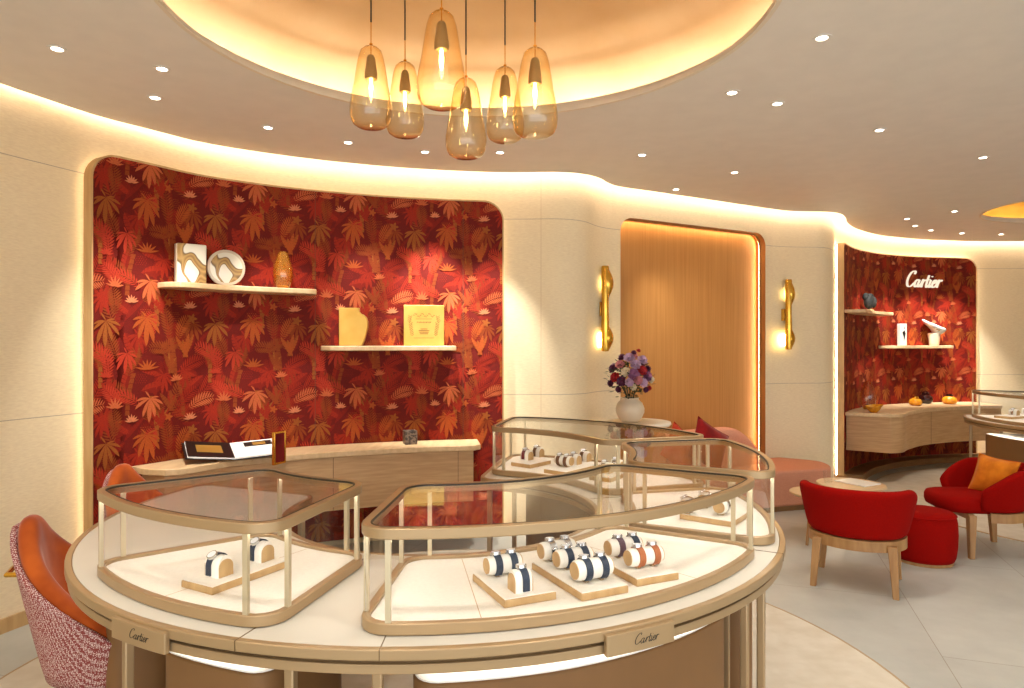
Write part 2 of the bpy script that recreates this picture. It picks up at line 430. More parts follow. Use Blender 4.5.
# ---------------------------------------------------------------- ceiling with two domes
DC, DR = Vector((-.17, 2.77)), 1.2
DC2, DR2 = Vector((5.57, 6.6)), .85
bm = bmesh.new()
outer = [EDGE[i] for i in range(0, len(EDGE), 2)]
if outer[-1] != EDGE[-1]: outer.append(EDGE[-1])
def circ(c, r, n=72): return [Vector((c.x + r * math.cos(2 * PI * i / n), c.y + r * math.sin(2 * PI * i / n))) for i in range(n)]
es = loop_edges(bm, [(p.x, p.y, ZC) for p in outer])
es += loop_edges(bm, [(p.x, p.y, ZC) for p in circ(DC, DR)]) + loop_edges(bm, [(p.x, p.y, ZC) for p in circ(DC2, DR2)])
bmesh.ops.triangle_fill(bm, use_beauty=True, use_dissolve=False, edges=es, normal=(0, 0, -1))
me = bpy.data.meshes.new('ceiling'); bm.to_mesh(me); bm.free(); me.materials.append(M['ceiling'])
o = bpy.data.objects.new('ceiling', me); C.objects.link(o); struct(o)
# edge fascia, cove top and back
mb = MB()
mb.grid([[(p.x, p.y, ZC) for p in outer], [(p.x, p.y, ZC + .07) for p in outer]])
ins = [off(i * 2 * STEP, -.35) for i in range(len(outer))]
mb.grid([[(p.x, p.y, ZC + .07) for p in outer], [(p.x, p.y, ZC + .07) for p in ins], [(p.x, p.y, TOPZ) for p in ins], [(q.x, q.y, TOPZ) for q in (off(i * 2 * STEP, WALL_O + .005) for i in range(len(outer)))]])
struct(mb.build('trim_1', M['cream'], angle=50))
# warm strip light on the ceiling edge, facing the wall
mb = MB(); s0, s1 = 1.5, at_px(1020, 0) + 2.2
k = int((s1 - s0) / .06)
mb.tube([(*(EDGE[int((s0 + (s1 - s0) * i / k) / STEP)] - NOR[int((s0 + (s1 - s0) * i / k) / STEP)] * .012), ZC + .092) for i in range(k + 1)], .008, 6)
tag(mb.build('cove_strip_light', M['cove']), 'long warm strip light tucked above the ceiling edge along the wall', 'strip light')

def dome(c, R, prof, mt, name, label, led, ledmat, hs=.05):
    t = thing(name, label, 'ceiling dome', (c.x, c.y, ZC))
    mb = MB(); mb.lathe(prof, (c.x, c.y, 0), 72, cap=False); mb.build('dome_bowl', mt, t)
    mb = MB(); mb.lathe([(R, ZC - .006), (R, ZC + .016), (R + .02, ZC + .016), (R + .02, ZC - .006), (R, ZC - .006)], (c.x, c.y, 0), 72, cap=False); mb.build('rim', M['cream'], t)
    mb = MB(); mb.lathe([(R + .02, ZC + .016), (prof[0][0], ZC + .016)], (c.x, c.y, 0), 72, cap=False); mb.build('ledge', M['cream'], t)
    mb = MB(); mb.lathe([(led - .004, ZC + .016), (led - .004, ZC + .022 + hs), (led - .010, ZC + .022 + hs), (led - .010, ZC + .016)], (c.x, c.y, 0), 72, cap=False); mb.build('light_shield', M['cream'], t)
    mb = MB(); mb.lathe([(led, ZC + hs - .006), (led, ZC + hs + .016)], (c.x, c.y, 0), 72, cap=False); mb.build('led_ring', ledmat, t)
dome(DC, DR, [(1.41, ZC + .016), (1.415, 2.93), (1.395, 3.02), (1.33, 3.11), (1.2, 3.20), (1.0, 3.27), (.72, 3.32), (.4, 3.345), (.02, 3.35)], M['dome'], 'ceiling_dome', 'large round gold ceiling dome glowing above the pendant lamps', 1.29, M['domeled'])
dome(DC2, DR2, [(.97, ZC + .016), (.98, 2.93), (.94, 3.02), (.78, 3.12), (.48, 3.19), (.02, 3.21)], M['dome2'], 'ceiling_dome', 'small yellow gold ceiling dome above the far display counter', .89, M['domeled2'], .03)

# ---------------------------------------------------------------- floor, rugs, baseboards
mb = MB(); mb.box((3, 3, -.05), (13, 13.5, .1)); struct(mb.build('floor', M['floor']))
CC = Vector((-.3, 3.0)); C2_ = Vector((5.57, 6.25))
def rug(c, R, label):
    t = thing('round_rug', label, 'rug', (c.x, c.y, 0))
    mb = MB(); mb.lathe([(R, 0), (R, .006), (.01, .007)], (c.x, c.y, 0), 96); mb.build('pile', M['rug'], t)
    mb = MB(); mb.lathe([(R + .012, 0), (R + .012, .006), (R, .0075), (R, 0)], (c.x, c.y, 0), 96, cap=False); mb.build('binding', M['rugedge'], t)
rug(Vector((-.28, 2.95)), 2.0, 'sand coloured round rug under the large ring counter')
rug(C2_, 2.0, 'pale round rug under the far display counter beside the second armchair')
def baseboard(name, s0, s1):
    mb = MB(); n = max(2, int((s1 - s0) / .06)); A = [off(s0 + (s1 - s0) * i / n, WALL_O - .015) for i in range(n + 1)]; B = [off(s0 + (s1 - s0) * i / n, WALL_O - .001) for i in range(n + 1)]
    mb.grid([[(p.x, p.y, 0) for p in A], [(p.x, p.y, .075) for p in A], [(p.x, p.y, .075) for p in B]]); struct(mb.build(name, M['woodtrim'], angle=40))

# ---------------------------------------------------------------- feature panels with botanical wallpaper
def leaf_tile(seed, TU, TV):
    R = random.Random(seed); polys = []          # each: (list of 2d faces, ink)
    def lens(cx, cy, a, L, W, n=5, k=.8, bend=0):
        pts = []; x, y = cx, cy
        for i in range(n + 1):
            t = i / n; aa = a + bend * t; w = W * math.sin(PI * (t ** k)) ** .8 if 0 < t < 1 else 0
            pts.append((x - math.sin(aa) * w, y + math.cos(aa) * w, x + math.sin(aa) * w, y - math.cos(aa) * w))
            x += math.cos(aa) * L / n; y += math.sin(aa) * L / n
        return [[(p[0], p[1]), (p[2], p[3]), (q[2], q[3]), (q[0], q[1])] for p, q in zip(pts, pts[1:])]
    def half(cx, cy, a, L, W, side, n=8, bend=0):
        pts = []; x, y = cx, cy
        for i in range(n + 1):
            t = i / n; aa = a + bend * t; w = side * W * math.sin(PI * t ** .8) ** .7 if 0 < t < 1 else 0
            pts.append((x, y, x - math.sin(aa) * w + math.cos(aa) * abs(w) * .35, y + math.cos(aa) * w + math.sin(aa) * abs(w) * .35, x, y))
            x += math.cos(aa) * L / n; y += math.sin(aa) * L / n
        out = []
        for i, (p, q) in enumerate(zip(pts, pts[1:])):
            g = .82
            out.append([(p[0], p[1]), (p[2], p[3]), (p[2] * (1 - g) + q[2] * g, p[3] * (1 - g) + q[3] * g), (q[0], q[1])])
        return out
    def banana(cx, cy, a, L, W, c1, c2, bend=0):
        polys.append((half(cx, cy, a, L, W, 1, bend=bend), c1)); polys.append((half(cx, cy, a, L, W, -1, bend=bend), c2))
    def fan(cx, cy, a, sp, n, L, W, c):
        fs = []
        for i in range(n): fs += lens(cx, cy, a - sp / 2 + sp * i / (n - 1), L * R.uniform(.85, 1.05), W, 4, .7)
        polys.append((fs, c))
    def droop(cx, cy, L, W, c, n=9):
        fs = []
        for i in range(n):
            t = i / (n - 1); a = PI * (1.05 - 1.1 * t); b = -1.5 * math.cos(a) if abs(math.cos(a)) < .5 else -1.1 * (1 if math.cos(a) > 0 else -1)
            fs += lens(cx, cy, a, L * R.uniform(.8, 1.1), W, 6, .7, b)
        polys.append((fs, c))
    def frond(cx, cy, a, L, ll, n, c, bend=.6):
        fs = []; x, y = cx, cy
        for i in range(n):
            t = i / n; aa = a + bend * t; l = ll * (math.sin(PI * (.12 + .86 * t)) ** .7)
            for sd in (1, -1): fs += lens(x, y, aa + sd * .95, l, l * .095, 3)
            x += math.cos(aa) * L / n; y += math.sin(aa) * L / n
        fs += lens(cx, cy, a, L, .003, 6, 1, bend); polys.append((fs, c))
    def trunk(cx, cy, L, W, c, lean):
        fs = []
        for i in range(8):
            t0, t1 = i / 8, (i + .9) / 8
            x0, x1 = cx + lean * t0 ** 2, cx + lean * t1 ** 2
            fs.append([(x0 - W, cy + L * t0), (x0 + W, cy + L * t0), (x1 + W * .8, cy + L * t1), (x1 - W * .8, cy + L * t1)])
        polys.append((fs, c))
    def blob(cx, cy, r, c):
        fs = []; n = 20
        pt = lambda i: (cx + r * (.72 + .28 * math.cos(5 * 2 * PI * i / n)) * math.cos(2 * PI * i / n), cy + r * (.72 + .28 * math.cos(5 * 2 * PI * i / n)) * math.sin(2 * PI * i / n))
        for i in range(n): fs.append([(cx, cy), pt(i), pt(i + 1)])
        polys.append((fs, c))
    def dots(cx, cy, c):
        fs = []
        for i in range(5):
            for j in range(5):
                x, y, r = cx + i * .014 + (j % 2) * .007, cy + j * .012, .0032
                fs.append([(x - r, y), (x, y - r), (x + r, y), (x, y + r)])
        polys.append((fs, c))
    def cells(nx, ny, jit=.8):
        c = [(TU * (i + .5 + R.uniform(-.5, .5) * jit) / nx, TV * (j + .5 + R.uniform(-.5, .5) * jit) / ny) for i in range(nx) for j in range(ny)]
        R.shuffle(c); return c
    def palm(x, y, c, s_=.11):
        fs = []
        for a, L in ((172, .75), (203, .95), (234, 1.2), (262, 1.35), (290, 1.25), (322, 1.0), (354, .8), (28, .55), (118, .5)):
            a = math.radians(a + R.uniform(-8, 8)); L *= s_ * R.uniform(.9, 1.1)
            fs += lens(x, y, a, L, L * .088, 8, 1.25, -.7 * math.cos(a))
        polys.append((fs, c))
    def clump(x, y, c1, c2, L=.15):
        for k, a in enumerate((62, 84, 104, 124)): banana(x + (k - 1.5) * .012, y, math.radians(a + R.uniform(-6, 6)), L * R.uniform(.75, 1.1), .017, c1 if k % 2 else c2, c1, R.uniform(-.15, .15))
    def agave(x, y, c, L=.06): fan(x, y, PI / 2 + R.uniform(-.15, .15), 2.7, 7, L, .0062, c)
    for x, y in cells(6, 6): banana(x, y, R.uniform(.2, 2.9), R.uniform(.12, .2), R.uniform(.025, .042), *R.choice([(1, 0), (1, 0), (2, 1), (0, 1)]), bend=R.uniform(-.5, .5))
    for x, y in cells(4, 5): frond(x, y, R.uniform(.3, 2.8), R.uniform(.14, .22), .06, 12, R.choice([2, 1, 2, 1, 3]), R.uniform(-1, 1))
    for x, y in cells(3, 2): trunk(x, y, R.uniform(.2, .3), .014, R.choice([3, 8, 3]), R.uniform(-.05, .05))
    for x, y in cells(3, 2): palm(x, y, R.choice([2, 3, 2, 5]), .09)
    for x, y in cells(2, 3): clump(x, y, R.choice([3, 2]), R.choice([2, 8]))
    for x, y in cells(2, 2): dots(x, y, R.choice([4, 6, 4, 2]))
    for x, y in cells(3, 3): frond(x, y, R.uniform(.3, 2.8), R.uniform(.14, .2), .058, 11, R.choice([5, 4, 3, 5, 2]), R.uniform(-1.2, 1.2))
    S_ = cells(3, 3, .45)
    palm(*S_[0], 4, .12); palm(*S_[1], 8, .11); palm(*S_[2], 6, .11); clump(*S_[3], 4, 8, .16); frond(S_[4][0], S_[4][1], 2.2, .2, .065, 11, 5, .8)
    blob(*S_[5], .036, 8); frond(S_[6][0], S_[6][1], .7, .18, .06, 11, 6, -.8); agave(*S_[7], 6, .065); agave(*S_[8], 4, .075)
    for k, (x, y) in enumerate(cells(2, 2, .7)): agave(x, y, (7, 6, 5, 7)[k], .05)
    blob(S_[0][0] + .14, S_[0][1] + .1, .03, 4)
    return polys
TU, TV = .70, .72
TILE = leaf_tile(11, TU, TV)
CR = .15
def feature_panel(sL, sR, ztop, z0, label, seams, halo_left, halo_right, halo_top, tgt):
    W = sR - sL
    mid = off((sL + sR) / 2, PAN_O)
    t = thing('feature_panel', label, 'wall panel', (mid.x, mid.y, 0))
    def zt(u):
        e = min(u, W - u)
        return ztop if e >= CR else ztop - CR + math.sqrt(max(0, CR * CR - (CR - e) ** 2))
    def P(u, z, o): p = off(sL + u, o); return (p.x, p.y, z)
    us = sorted(set([i * .05 for i in range(int(W / .05) + 1)] + [W] + [CR * (1 - math.cos(k / 8 * PI / 2)) for k in range(9)] + [W - CR * (1 - math.cos(k / 8 * PI / 2)) for k in range(9)]))
    mb = MB(); mb.grid([[P(u, z0, PAN_O) for u in us], [P(u, zt(u), PAN_O) for u in us]], mi=0)
    eps = 0.0006; step = .000035
    def clamp(u, v):
        u = min(max(u, .002), W - .002); v = min(max(v, z0 + .002), zt(u) - .002); return u, v
    for oi, (faces, ink) in enumerate(TILE):
        o = PAN_O - eps - step * oi
        for a in range(-1, int(W / TU) + 2):
            for b in range(-1, int((ztop - z0) / TV) + 2):
                for f in faces:
                    q = [(x + a * TU, y + z0 + b * TV + (a % 2) * 0.0) for x, y in f]
                    if max(p[0] for p in q) <= 0 or min(p[0] for p in q) >= W or max(p[1] for p in q) <= z0 or min(p[1] for p in q) >= ztop: continue
                    q = [clamp(*p) for p in q]
                    mb.add([P(p[0], p[1], o) for p in q], [tuple(range(len(q)))], ink)
    for u in seams: 
        mb.add([P(u - .0015, z0, PAN_O - .008), P(u + .0015, z0, PAN_O - .008), P(u + .0015, ztop - .01, PAN_O - .008), P(u - .0015, ztop - .01, PAN_O - .008)], [(0, 1, 2, 3)], len(MW))
    me = mb.build('wallpaper', MW + [M['seam']], t, angle=180)
    fr = MB(); ring = [(0, z0)] + [(u, zt(u)) for u in us] + [(W, z0)]
    def outw(u, z, w):
        cx = min(max(u, CR), W - CR); cz = min(z, ztop - CR); d = Vector((u - cx, z - cz)); d = d.normalized() * w if d.length > 1e-6 else Vector((0, w))
        return (u + d.x, z + d.y)
    rows = [[P(u, z, PAN_O - .010) for u, z in ring], [P(*outw(u, z, .010), PAN_O - .010) for u, z in ring], [P(*outw(u, z, .010), PAN_O + .06) for u, z in ring], [P(u, z, PAN_O + .06) for u, z in ring]]
    fr.grid(rows); fr.build('frame', M['woodtrim'], t, angle=40)
    led = MB(); ins = [(u, z) for u, z in ring]
    def inn(u, z, w):
        a, b = outw(u, z, -w); return (a, b)
    led.grid([[P(*inn(u, z, .012), PAN_O + .062) for u, z in ring], [P(*inn(u, z, .012), PAN_O + .072) for u, z in ring]])
    led.build('led_strip', tgt, t)
    return t
s_l0, s_l1 = at_px(92, PAN_O), at_px(502.5, PAN_O)
def smid(px): return at_px(px, PAN_O) - s_l0
feature_panel(s_l0, s_l1, 2.605, .06, 'wide red botanical wallpaper panel curving along the wall behind the desk', [smid(315), smid(463)], 1, 1, 1, M['halo'])
s_r0 = None
# left edge of the far panel starts where the wall turns the corner
for i in range(len(EDGE)):
    if EDGE[i].x > 3.56 and EDGE[i].y > 7.35: s_r0 = i * STEP; break
s_r1 = at_px(976, PAN_O, s_r0 + .3)
feature_panel(s_r0, s_r1, 2.605, .08, 'smaller red botanical wallpaper panel with the lit lettering, on the far wall', [], 1, 1, 1, M['halo2'])
baseboard('baseboard_left', 1.0, at_px(92, WALL_O)); baseboard('baseboard_back', s_l1, at_px(612, WALL_O)); baseboard('baseboard_right', s_r1, END - 1)

# ---------------------------------------------------------------- lettering
STROKES = [
    [(1.22, 1.72), (1.30, 1.98), (1.06, 2.12), (.62, 1.92), (.26, 1.42), (.10, .78), (.26, .2), (.66, .02), (1.08, .2), (1.42, .55)],
    [(2.22, .86), (1.96, 1.0), (1.66, .78), (1.56, .34), (1.72, .04), (1.98, .12), (2.2, .56), (2.28, .98)], [(2.28, .98), (2.18, .42), (2.28, .05), (2.5, .16), (2.74, .55)],
    [(2.74, .55), (2.92, 1.04), (2.86, .6), (2.84, 0)], [(2.86, .46), (3.02, .86), (3.28, 1.0), (3.4, .86)],
    [(3.74, 1.62), (3.62, .8), (3.6, .22), (3.76, .02), (4.02, .3)], [(3.36, 1.0), (4.06, 1.04)],
    [(4.2, 1.0), (4.1, .3), (4.24, .02), (4.48, .3)], [(4.28, 1.42), (4.31, 1.5)],
    [(4.58, .46), (4.9, .58), (5.06, .84), (4.92, 1.02), (4.68, .84), (4.56, .4), (4.72, .04), (5.02, .1), (5.26, .42)],
    [(5.26, .42), (5.5, 1.04), (5.44, .6), (5.42, 0)], [(5.44, .46), (5.6, .86), (5.86, 1.02), (5.98, .86)]]
def lettering(mb, mapf, width, depth, mi=0, pen=.13):
    k = width / 6.5
    for st in STROKES:
        pts = catmull([(x, y, 0) for x, y in st], 5); L, Rr = [], []
        for i, p in enumerate(pts):
            a = pts[max(0, i - 1)]; b = pts[min(len(pts) - 1, i + 1)]; d = (b - a).normalized()
            w = pen * (.62 + .55 * abs(d.y))
            nx, ny = -d.y * w / 1, d.x * w
            for lst, sg in ((L, 1), (Rr, -1)):
                x, y = p.x + nx * sg, p.y + ny * sg; lst.append(((x + .28 * y - 3.3) * k, (y - .6) * k))
        rows = [[mapf(x, y, 0) for x, y in L], [mapf(x, y, depth) for x, y in L], [mapf(x, y, depth) for x, y in Rr], [mapf(x, y, 0) for x, y in Rr]]
        mb.grid(rows, mi=mi)
        n = len(L)
        for e in (0, n - 1): mb.add([r[e] for r in rows], [(0, 1, 2, 3)], mi)
# lit sign on the far panel
sg0, sg1 = at_px(904, PAN_O, s_r0 + .2), at_px(943, PAN_O, s_r0 + .2)
sgm = (sg0 + sg1) / 2; sgw = (sg1 - sg0) * 1.02; pm = off(sgm, PAN_O); zs = 1.5 + (344 - 283) / F_PX * pm.y
mb = MB()
lettering(mb, lambda x, y, d: (*off(sgm + x, PAN_O - .012 - d), zs + y), sgw * .96, .02, pen=.08)
tag(mb.build('lettering_sign', M['signlit'], None), 'glowing ivory script lettering on the smaller red wall panel', 'sign')

# ---------------------------------------------------------------- ring counter and glass cases
def sector(c, rin, rout, a0, a1, fil, inset=0.0, na=None):
    pts = []; f = max(.004, fil - inset); ri, ro = rin + inset, rout - inset
    a0, a1 = math.radians(a0), math.radians(a1)
    na = na or max(6, int((a1 - a0) / math.radians(3)))
    def add(r, m0, m1, t):          # angle between margins
        A0 = a0 + (inset + m0) / r; A1 = a1 - (inset + m1) / r
        a = A0 + (A1 - A0) * t; pts.append(Vector((c.x + r * math.cos(a), c.y + r * math.sin(a))))
    for k in range(6): th = k / 5 * PI / 2; add(ro - f + f * math.sin(th), f * (1 - math.cos(th)) * 0 + f * (1 - math.cos(PI / 2 - th)) * 0 + f * (1 - math.cos(th)), 0, 0)
    for i in range(1, na): add(ro, f, f, i / na)
    for k in range(6): th = PI / 2 - k / 5 * PI / 2; add(ro - f + f * math.sin(th), 0, f * (1 - math.cos(th)), 1)
    for k in range(6): th = k / 5 * PI / 2; add(ri + f - f * math.sin(th), 0, f * (1 - math.cos(th)), 1)
    for i in range(1, na): add(ri, f, f, 1 - i / na)
    for k in range(6): th = PI / 2 - k / 5 * PI / 2; add(ri + f - f * math.sin(th), f * (1 - math.cos(th)), 0, 0)
    marks = [0, 5, 5 + na, 10 + na, 11 + na, 16 + na, 16 + 2 * na, 21 + 2 * na]
    return pts, [m % len(pts) for m in marks]
def pol(c, r, a): return (c.x + r * math.cos(math.radians(a)), c.y + r * math.sin(math.radians(a)))
ZT = .78
def sector_ring(mb, c, rin, rout, a0, a1, z0, z1, fil, mi=0):
    mb.prism(sector(c, rin, rout, a0, a1, fil)[0], z0, z1, mi)
def counter(c, rin, rout, a0, a1, label, peds, legs, plates, seams):
    t = thing('display_counter', label, 'counter', (c.x, c.y, 0))
    A, _ = sector(c, rin, rout, a0, a1, .09); B, _ = sector(c, rin, rout, a0, a1, .09, .022)
    mb = MB(); mb.prism(B, ZT - .02, ZT - .001); mb.build('top_panel', M['leather'], t)
    mb = MB(); mb.ring(A, B, ZT - .027, ZT); mb.build('edge_band', M['bronze'], t, bevel=.003)
    mb = MB(); D1, _ = sector(c, rin, rout, a0, a1, .09, .02); mb.prism(D1, ZT - .038, ZT - .0205); mb.build('shadow_gap', M['bronzed'], t)
    mb = MB(); E1, _ = sector(c, rin, rout, a0, a1, .09, .008); E2, _ = sector(c, rin, rout, a0, a1, .09, .06); mb.ring(E1, E2, ZT - .062, ZT - .038); mb.build('apron', M['bronze'], t, bevel=.002)
    for a in seams:
        mb = MB()
        p0, p1 = pol(c, rin + .03, a), pol(c, rout + .0006, a); d = Vector((p1[0] - p0[0], p1[1] - p0[1])).normalized(); nx, ny = -d.y * .0012, d.x * .0012
        mb.prism([(p0[0] + nx, p0[1] + ny), (p0[0] - nx, p0[1] - ny), (p1[0] - nx, p1[1] - ny), (p1[0] + nx, p1[1] + ny)], ZT - .0265, ZT + .0004); mb.build('joint', M['bronzed'], t)
    for (b0, b1, ri, ro) in peds:
        mb = MB(); mb.prism(sector(c, ri, ro, b0, b1, .07)[0], .012, .645); p = mb.build('pedestal', M['ped'], t, bevel=.006)
        mb = MB(); mb.prism(sector(c, ri, ro, b0, b1, .07, .03)[0], 0.0075, .012); mb.build('plinth', M['bronzed'], p)
        mb = MB(); mb.prism(sector(c, ri, ro, b0, b1, .07, .004)[0], .6455, .65); mb.build('pedestal_top', M['white'], p)
        mb = MB(); mb.prism(sector(c, ro - .07, ro - .035, b0 + 2, b1 - 2, .008)[0], ZT - .072, ZT - .062); mb.build('led_strip', M['underled'], p)
    for a, r in legs:
        mb = MB(); x, y = pol(c, r, a); mb.box((x, y, (ZT - .06 + .008) / 2), (.026, .026, ZT - .068), math.radians(a)); mb.build('leg', M['bronze'], t, bevel=.004)
    for (b0, b1) in plates:
        mb = MB(); mb.prism(sector(c, rout - .004, rout + .012, b0, b1, .003)[0], ZT - .062, ZT - .008); p = mb.build('nameplate', M['bronze'], t, bevel=.0015)
        mb = MB(); am = math.radians((b0 + b1) / 2 + .6)
        lettering(mb, lambda x, y, d: (c.x + (rout + .0121 + d) * math.cos(am + x / rout), c.y + (rout + .0121 + d) * math.sin(am + x / rout), ZT - .036 + y), .082, .0006, pen=.075); mb.build('lettering', M['gasket'], p)
    return t
RI, RO = .66, 1.395
counter(CC, RI, RO, -202, 80, 'large ring shaped champagne counter carrying four glass cases',
        [(-123, -104.5, .86, 1.29), (-88, -39, .86, 1.29), (-20, 20, 1.06, 1.28), (28, 70, 1.06, 1.28), (-196, -150, 1.06, 1.28)],
        [(-128, 1.31), (-101.5, 1.30), (-91.5, 1.30), (-34.5, 1.30), (-30, 1.33), (-27, 1.20), (76, 1.3), (-199, 1.3), (-199, .74), (76, .74)],
        [(-123.2, -114), (-67.6, -58.8)], [-105.5, -90.5, -28, 15])
ZB = .80
def case(c, rin, rout, a0, a1, label, group=None, fil=.085, extra=(), joints=()):
    am = math.radians((a0 + a1) / 2); rm = (rin + rout) / 2
    t = thing('glass_display_case', label, 'display case', (c.x + rm * math.cos(am), c.y + rm * math.sin(am), ZT), 0, group)
    S = lambda i: sector(c, rin, rout, a0, a1, fil, i)[0]
    O = S(0); marks = sector(c, rin, rout, a0, a1, fil)[1]
    zt = ZT + .265; z = ZT + .0006
    mb = MB(); mb.ring(O, S(.022), z, z + .03); mb.build('base_frame', M['bronze'], t, bevel=.003)
    mb = MB(); mb.prism(S(.0225), z, ZB); mb.build('display_floor', M['pad'], t)
    for a in joints:
        mb = MB(); p0, p1 = pol(c, rin + .03, a), pol(c, rout - .024, a); d = Vector((p1[0] - p0[0], p1[1] - p0[1])).normalized(); nx, ny = -d.y * .001, d.x * .001
        mb.prism([(p0[0] + nx, p0[1] + ny), (p0[0] - nx, p0[1] - ny), (p1[0] - nx, p1[1] - ny), (p1[0] + nx, p1[1] + ny)], ZB - .001, ZB + .0002); mb.build('floor_joint', M['woodtrim'], t)
    mb = MB(); mb.ring(O, S(.022), zt - .028, zt); mb.build('top_frame', M['bronze'], t, bevel=.003)
    mb = MB(); mb.ring(S(.0222), S(.026), zt - .006, zt - .0005); mb.build('gasket', M['gasket'], t)
    mb = MB(); mb.prism(S(.0265), zt - .008, zt - .004); mb.build('top_glass', M['glass'], t, angle=30)
    g = MB(); A1 = S(.0085); n = len(A1)
    g.grid([[(p.x, p.y, z + .03) for p in A1], [(p.x, p.y, zt - .028) for p in A1]], True); g.build('side_glass', M['glass'], t)
    a_, b_ = S(.0100), S(.0165); mb = MB(); mb.grid([[(p.x, p.y, zt - .0283) for p in a_], [(p.x, p.y, zt - .0283) for p in b_]], True); mb.build('led_strip', M['caseled'], t)
    In = S(.010)
    L = len(In)
    for k in list(marks) + list(extra):
        p = In[k % L]; q = In[(k + 1) % L]; r_ = In[(k - 1) % L]; d = q - r_; a = math.atan2(d.y, d.x)
        mb = MB(); mb.box((p.x, p.y, (z + .03 + zt - .028) / 2), (.014, .012, zt - .058 - z), a); mb.build('post', M['post'], t)
    return t
RCI, RCO = .76, 1.325
case(CC, RCI - .01, RCO, -141.5, -103, 'glass case at the left of the counter holding one long tray', joints=(-121,))
case(CC, RCI, RCO - .005, -94, -29, 'largest glass case at the counter front, holding three watch trays', joints=(-48.5, -80))
case(CC, RCI, RCO + .02, 17, 77, 'glass case at the back of the counter before the flower vase')
case(CC, RCI + .05, RCO + .035, -26, 13.5, 'glass case on the right side of the counter towards the sofa')
# far counter
C2 = Vector((5.57, 6.25))
counter(C2, .55, 1.2, 140, 300, 'far display counter at the edge of the pale rug by the second armchair', [(165, 290, .7, 1.1)], [(150, 1.14), (154, .9), (295, 1.14)], [], [])
case(C2, .62, 1.14, 150, 250, 'glass case on the far counter beside the smaller red panel', None, .07)

# ---------------------------------------------------------------- trays, watch rolls, watches
def tray(Lp, Fp, Rp, z, label, group='display trays in the glass cases', h=.024, ext=None):
    L_, F_, R_ = (Vector(G(*p, z + h)) for p in (Lp, Fp, Rp))
    e1 = (R_ - F_); w1 = e1.length; e1.normalize(); e2 = Vector((-e1.y, e1.x, 0)); w2 = (L_ - F_).dot(e2)
    if ext: w2 = ext
    c = F_ + e1 * w1 / 2 + e2 * w2 / 2
    rz = math.atan2(e1.y, e1.x)
    t = thing('display_tray', label, 'tray', (c.x, c.y, z + .0003), rz, group)
    mb = MB(); mb.box((0, 0, (h - .003) / 2), (w1, w2, h - .003)); mb.build('tray_base', M['gold'] if False else M['woodtrim'], t, False, bevel=.003)
    mb = MB(); mb.box((0, 0, h - .0015), (w1 - .004, w2 - .004, .003)); mb.build('tray_pad', M['pad'], t, False, bevel=.001)
    return t, e1, e2, F_, w1, w2
def roll(c, ax, ln, r, dshape, label, z):
    """c: xy of middle, ax: unit vector to the end with the visible cap."""
    rz = math.atan2(ax.y, ax.x)
    t = thing('watch_roll', label, 'watch roll', (c.x, c.y, z + .0004), rz, 'watch rolls on the trays')
    def prof(rr):
        if dshape:
            return [(-rr, 0)] + [(-rr * math.cos(a), r * 1.0 + rr * math.sin(a)) for a in [k / 12 * PI for k in range(13)]] + [(rr, 0)]
        return [(rr * math.cos(2 * PI * k / 28), r + .004 + rr * math.sin(2 * PI * k / 28)) for k in range(28)]
    P = prof(r * .97)
    rows = []
    for x, sc in ((-ln / 2, .86), (-ln / 2 + .004, .97), (-ln / 2 + .01, 1), (ln / 2 - .01, 1), (ln / 2 - .004, .97), (ln / 2, .86)):
        rows.append([(x, y * sc, (zz if dshape else (zz - r - .004) * sc + r + .004)) for y, zz in P])
    mb = MB(); mb.grid(rows, True, 0, True); mb.build('roll_body', M['pad'], t, False, angle=50)
    for sd in (1, -1):
        Q = prof(r * .8); mb = MB()
        mb.grid([[(sd * (ln / 2), y, zz * (.92 if dshape else 1)) for y, zz in Q], [(sd * (ln / 2 + .003), y, zz * (.92 if dshape else 1)) for y, zz in Q]], True, 0, True)
        mb.build('end_cap', M['woodtrim'], t, False)
    if not dshape:
        mb = MB()
        for x in (-ln * .22, ln * .22): mb.box((x, 0, .006), (.012, r * .9, .012))
        mb.build('stand', M['socket'], t, False)
    return t
def watch(c, ax, x, r, strap, label, z, dshape=False, bracelet=False, tilt=.55):
    p = c + Vector((ax.x, ax.y)) * x; rz = math.atan2(ax.y, ax.x)
    t = thing('wristwatch', label, 'watch', (p.x, p.y, z + .0005), rz, 'watches in the glass cases')
    zc = r + (.0 if dshape else .004); ro, w = r * 1.0 + .0035, .010
    ri = r * .985
    angs = [math.radians(-60 + 300 * k / 30) for k in range(31)] if not dshape else [math.radians(-0 + 180 * k / 20) for k in range(21)]
    mb = MB()
    def ring(rr, x): 
        pts = [(x, rr * math.cos(a), zc + rr * math.sin(a)) for a in angs]
        if dshape: pts = [(x, rr, .004)] + pts + [(x, -rr, .004)]
        return pts
    mb.grid([ring(ri, -w), ring(ro, -w), ring(ro, w), ring(ri, w), ring(ri, -w)])
    mb.build('strap', M[strap], t, False, angle=50)
    # head on the upper front
    hv = PI / 2 + tilt
    cy, cz = math.cos(hv), math.sin(hv)
    def head(mb, r0, h0, h1, sg=20):
        rows = []
        for h in (h0, h1):
            rr = ro + h
            rows.append([(r0 * math.cos(2 * PI * k / sg), cy * rr + r0 * math.sin(2 * PI * k / sg) * -cz, zc + cz * rr + r0 * math.sin(2 * PI * k / sg) * cy) for k in range(sg)])
        mb.grid(rows, True, 0, True)
    m1 = MB(); head(m1, .0155, -.002, .006); cs = m1.build('watch_case', M['silver'], t, False)
    m2 = MB(); head(m2, .0125, .0061, .0066); m2.build('dial', M['dial'], cs, False)
    return t
def V2(v): return Vector((v[0], v[1]))
ZP = ZB + .0243
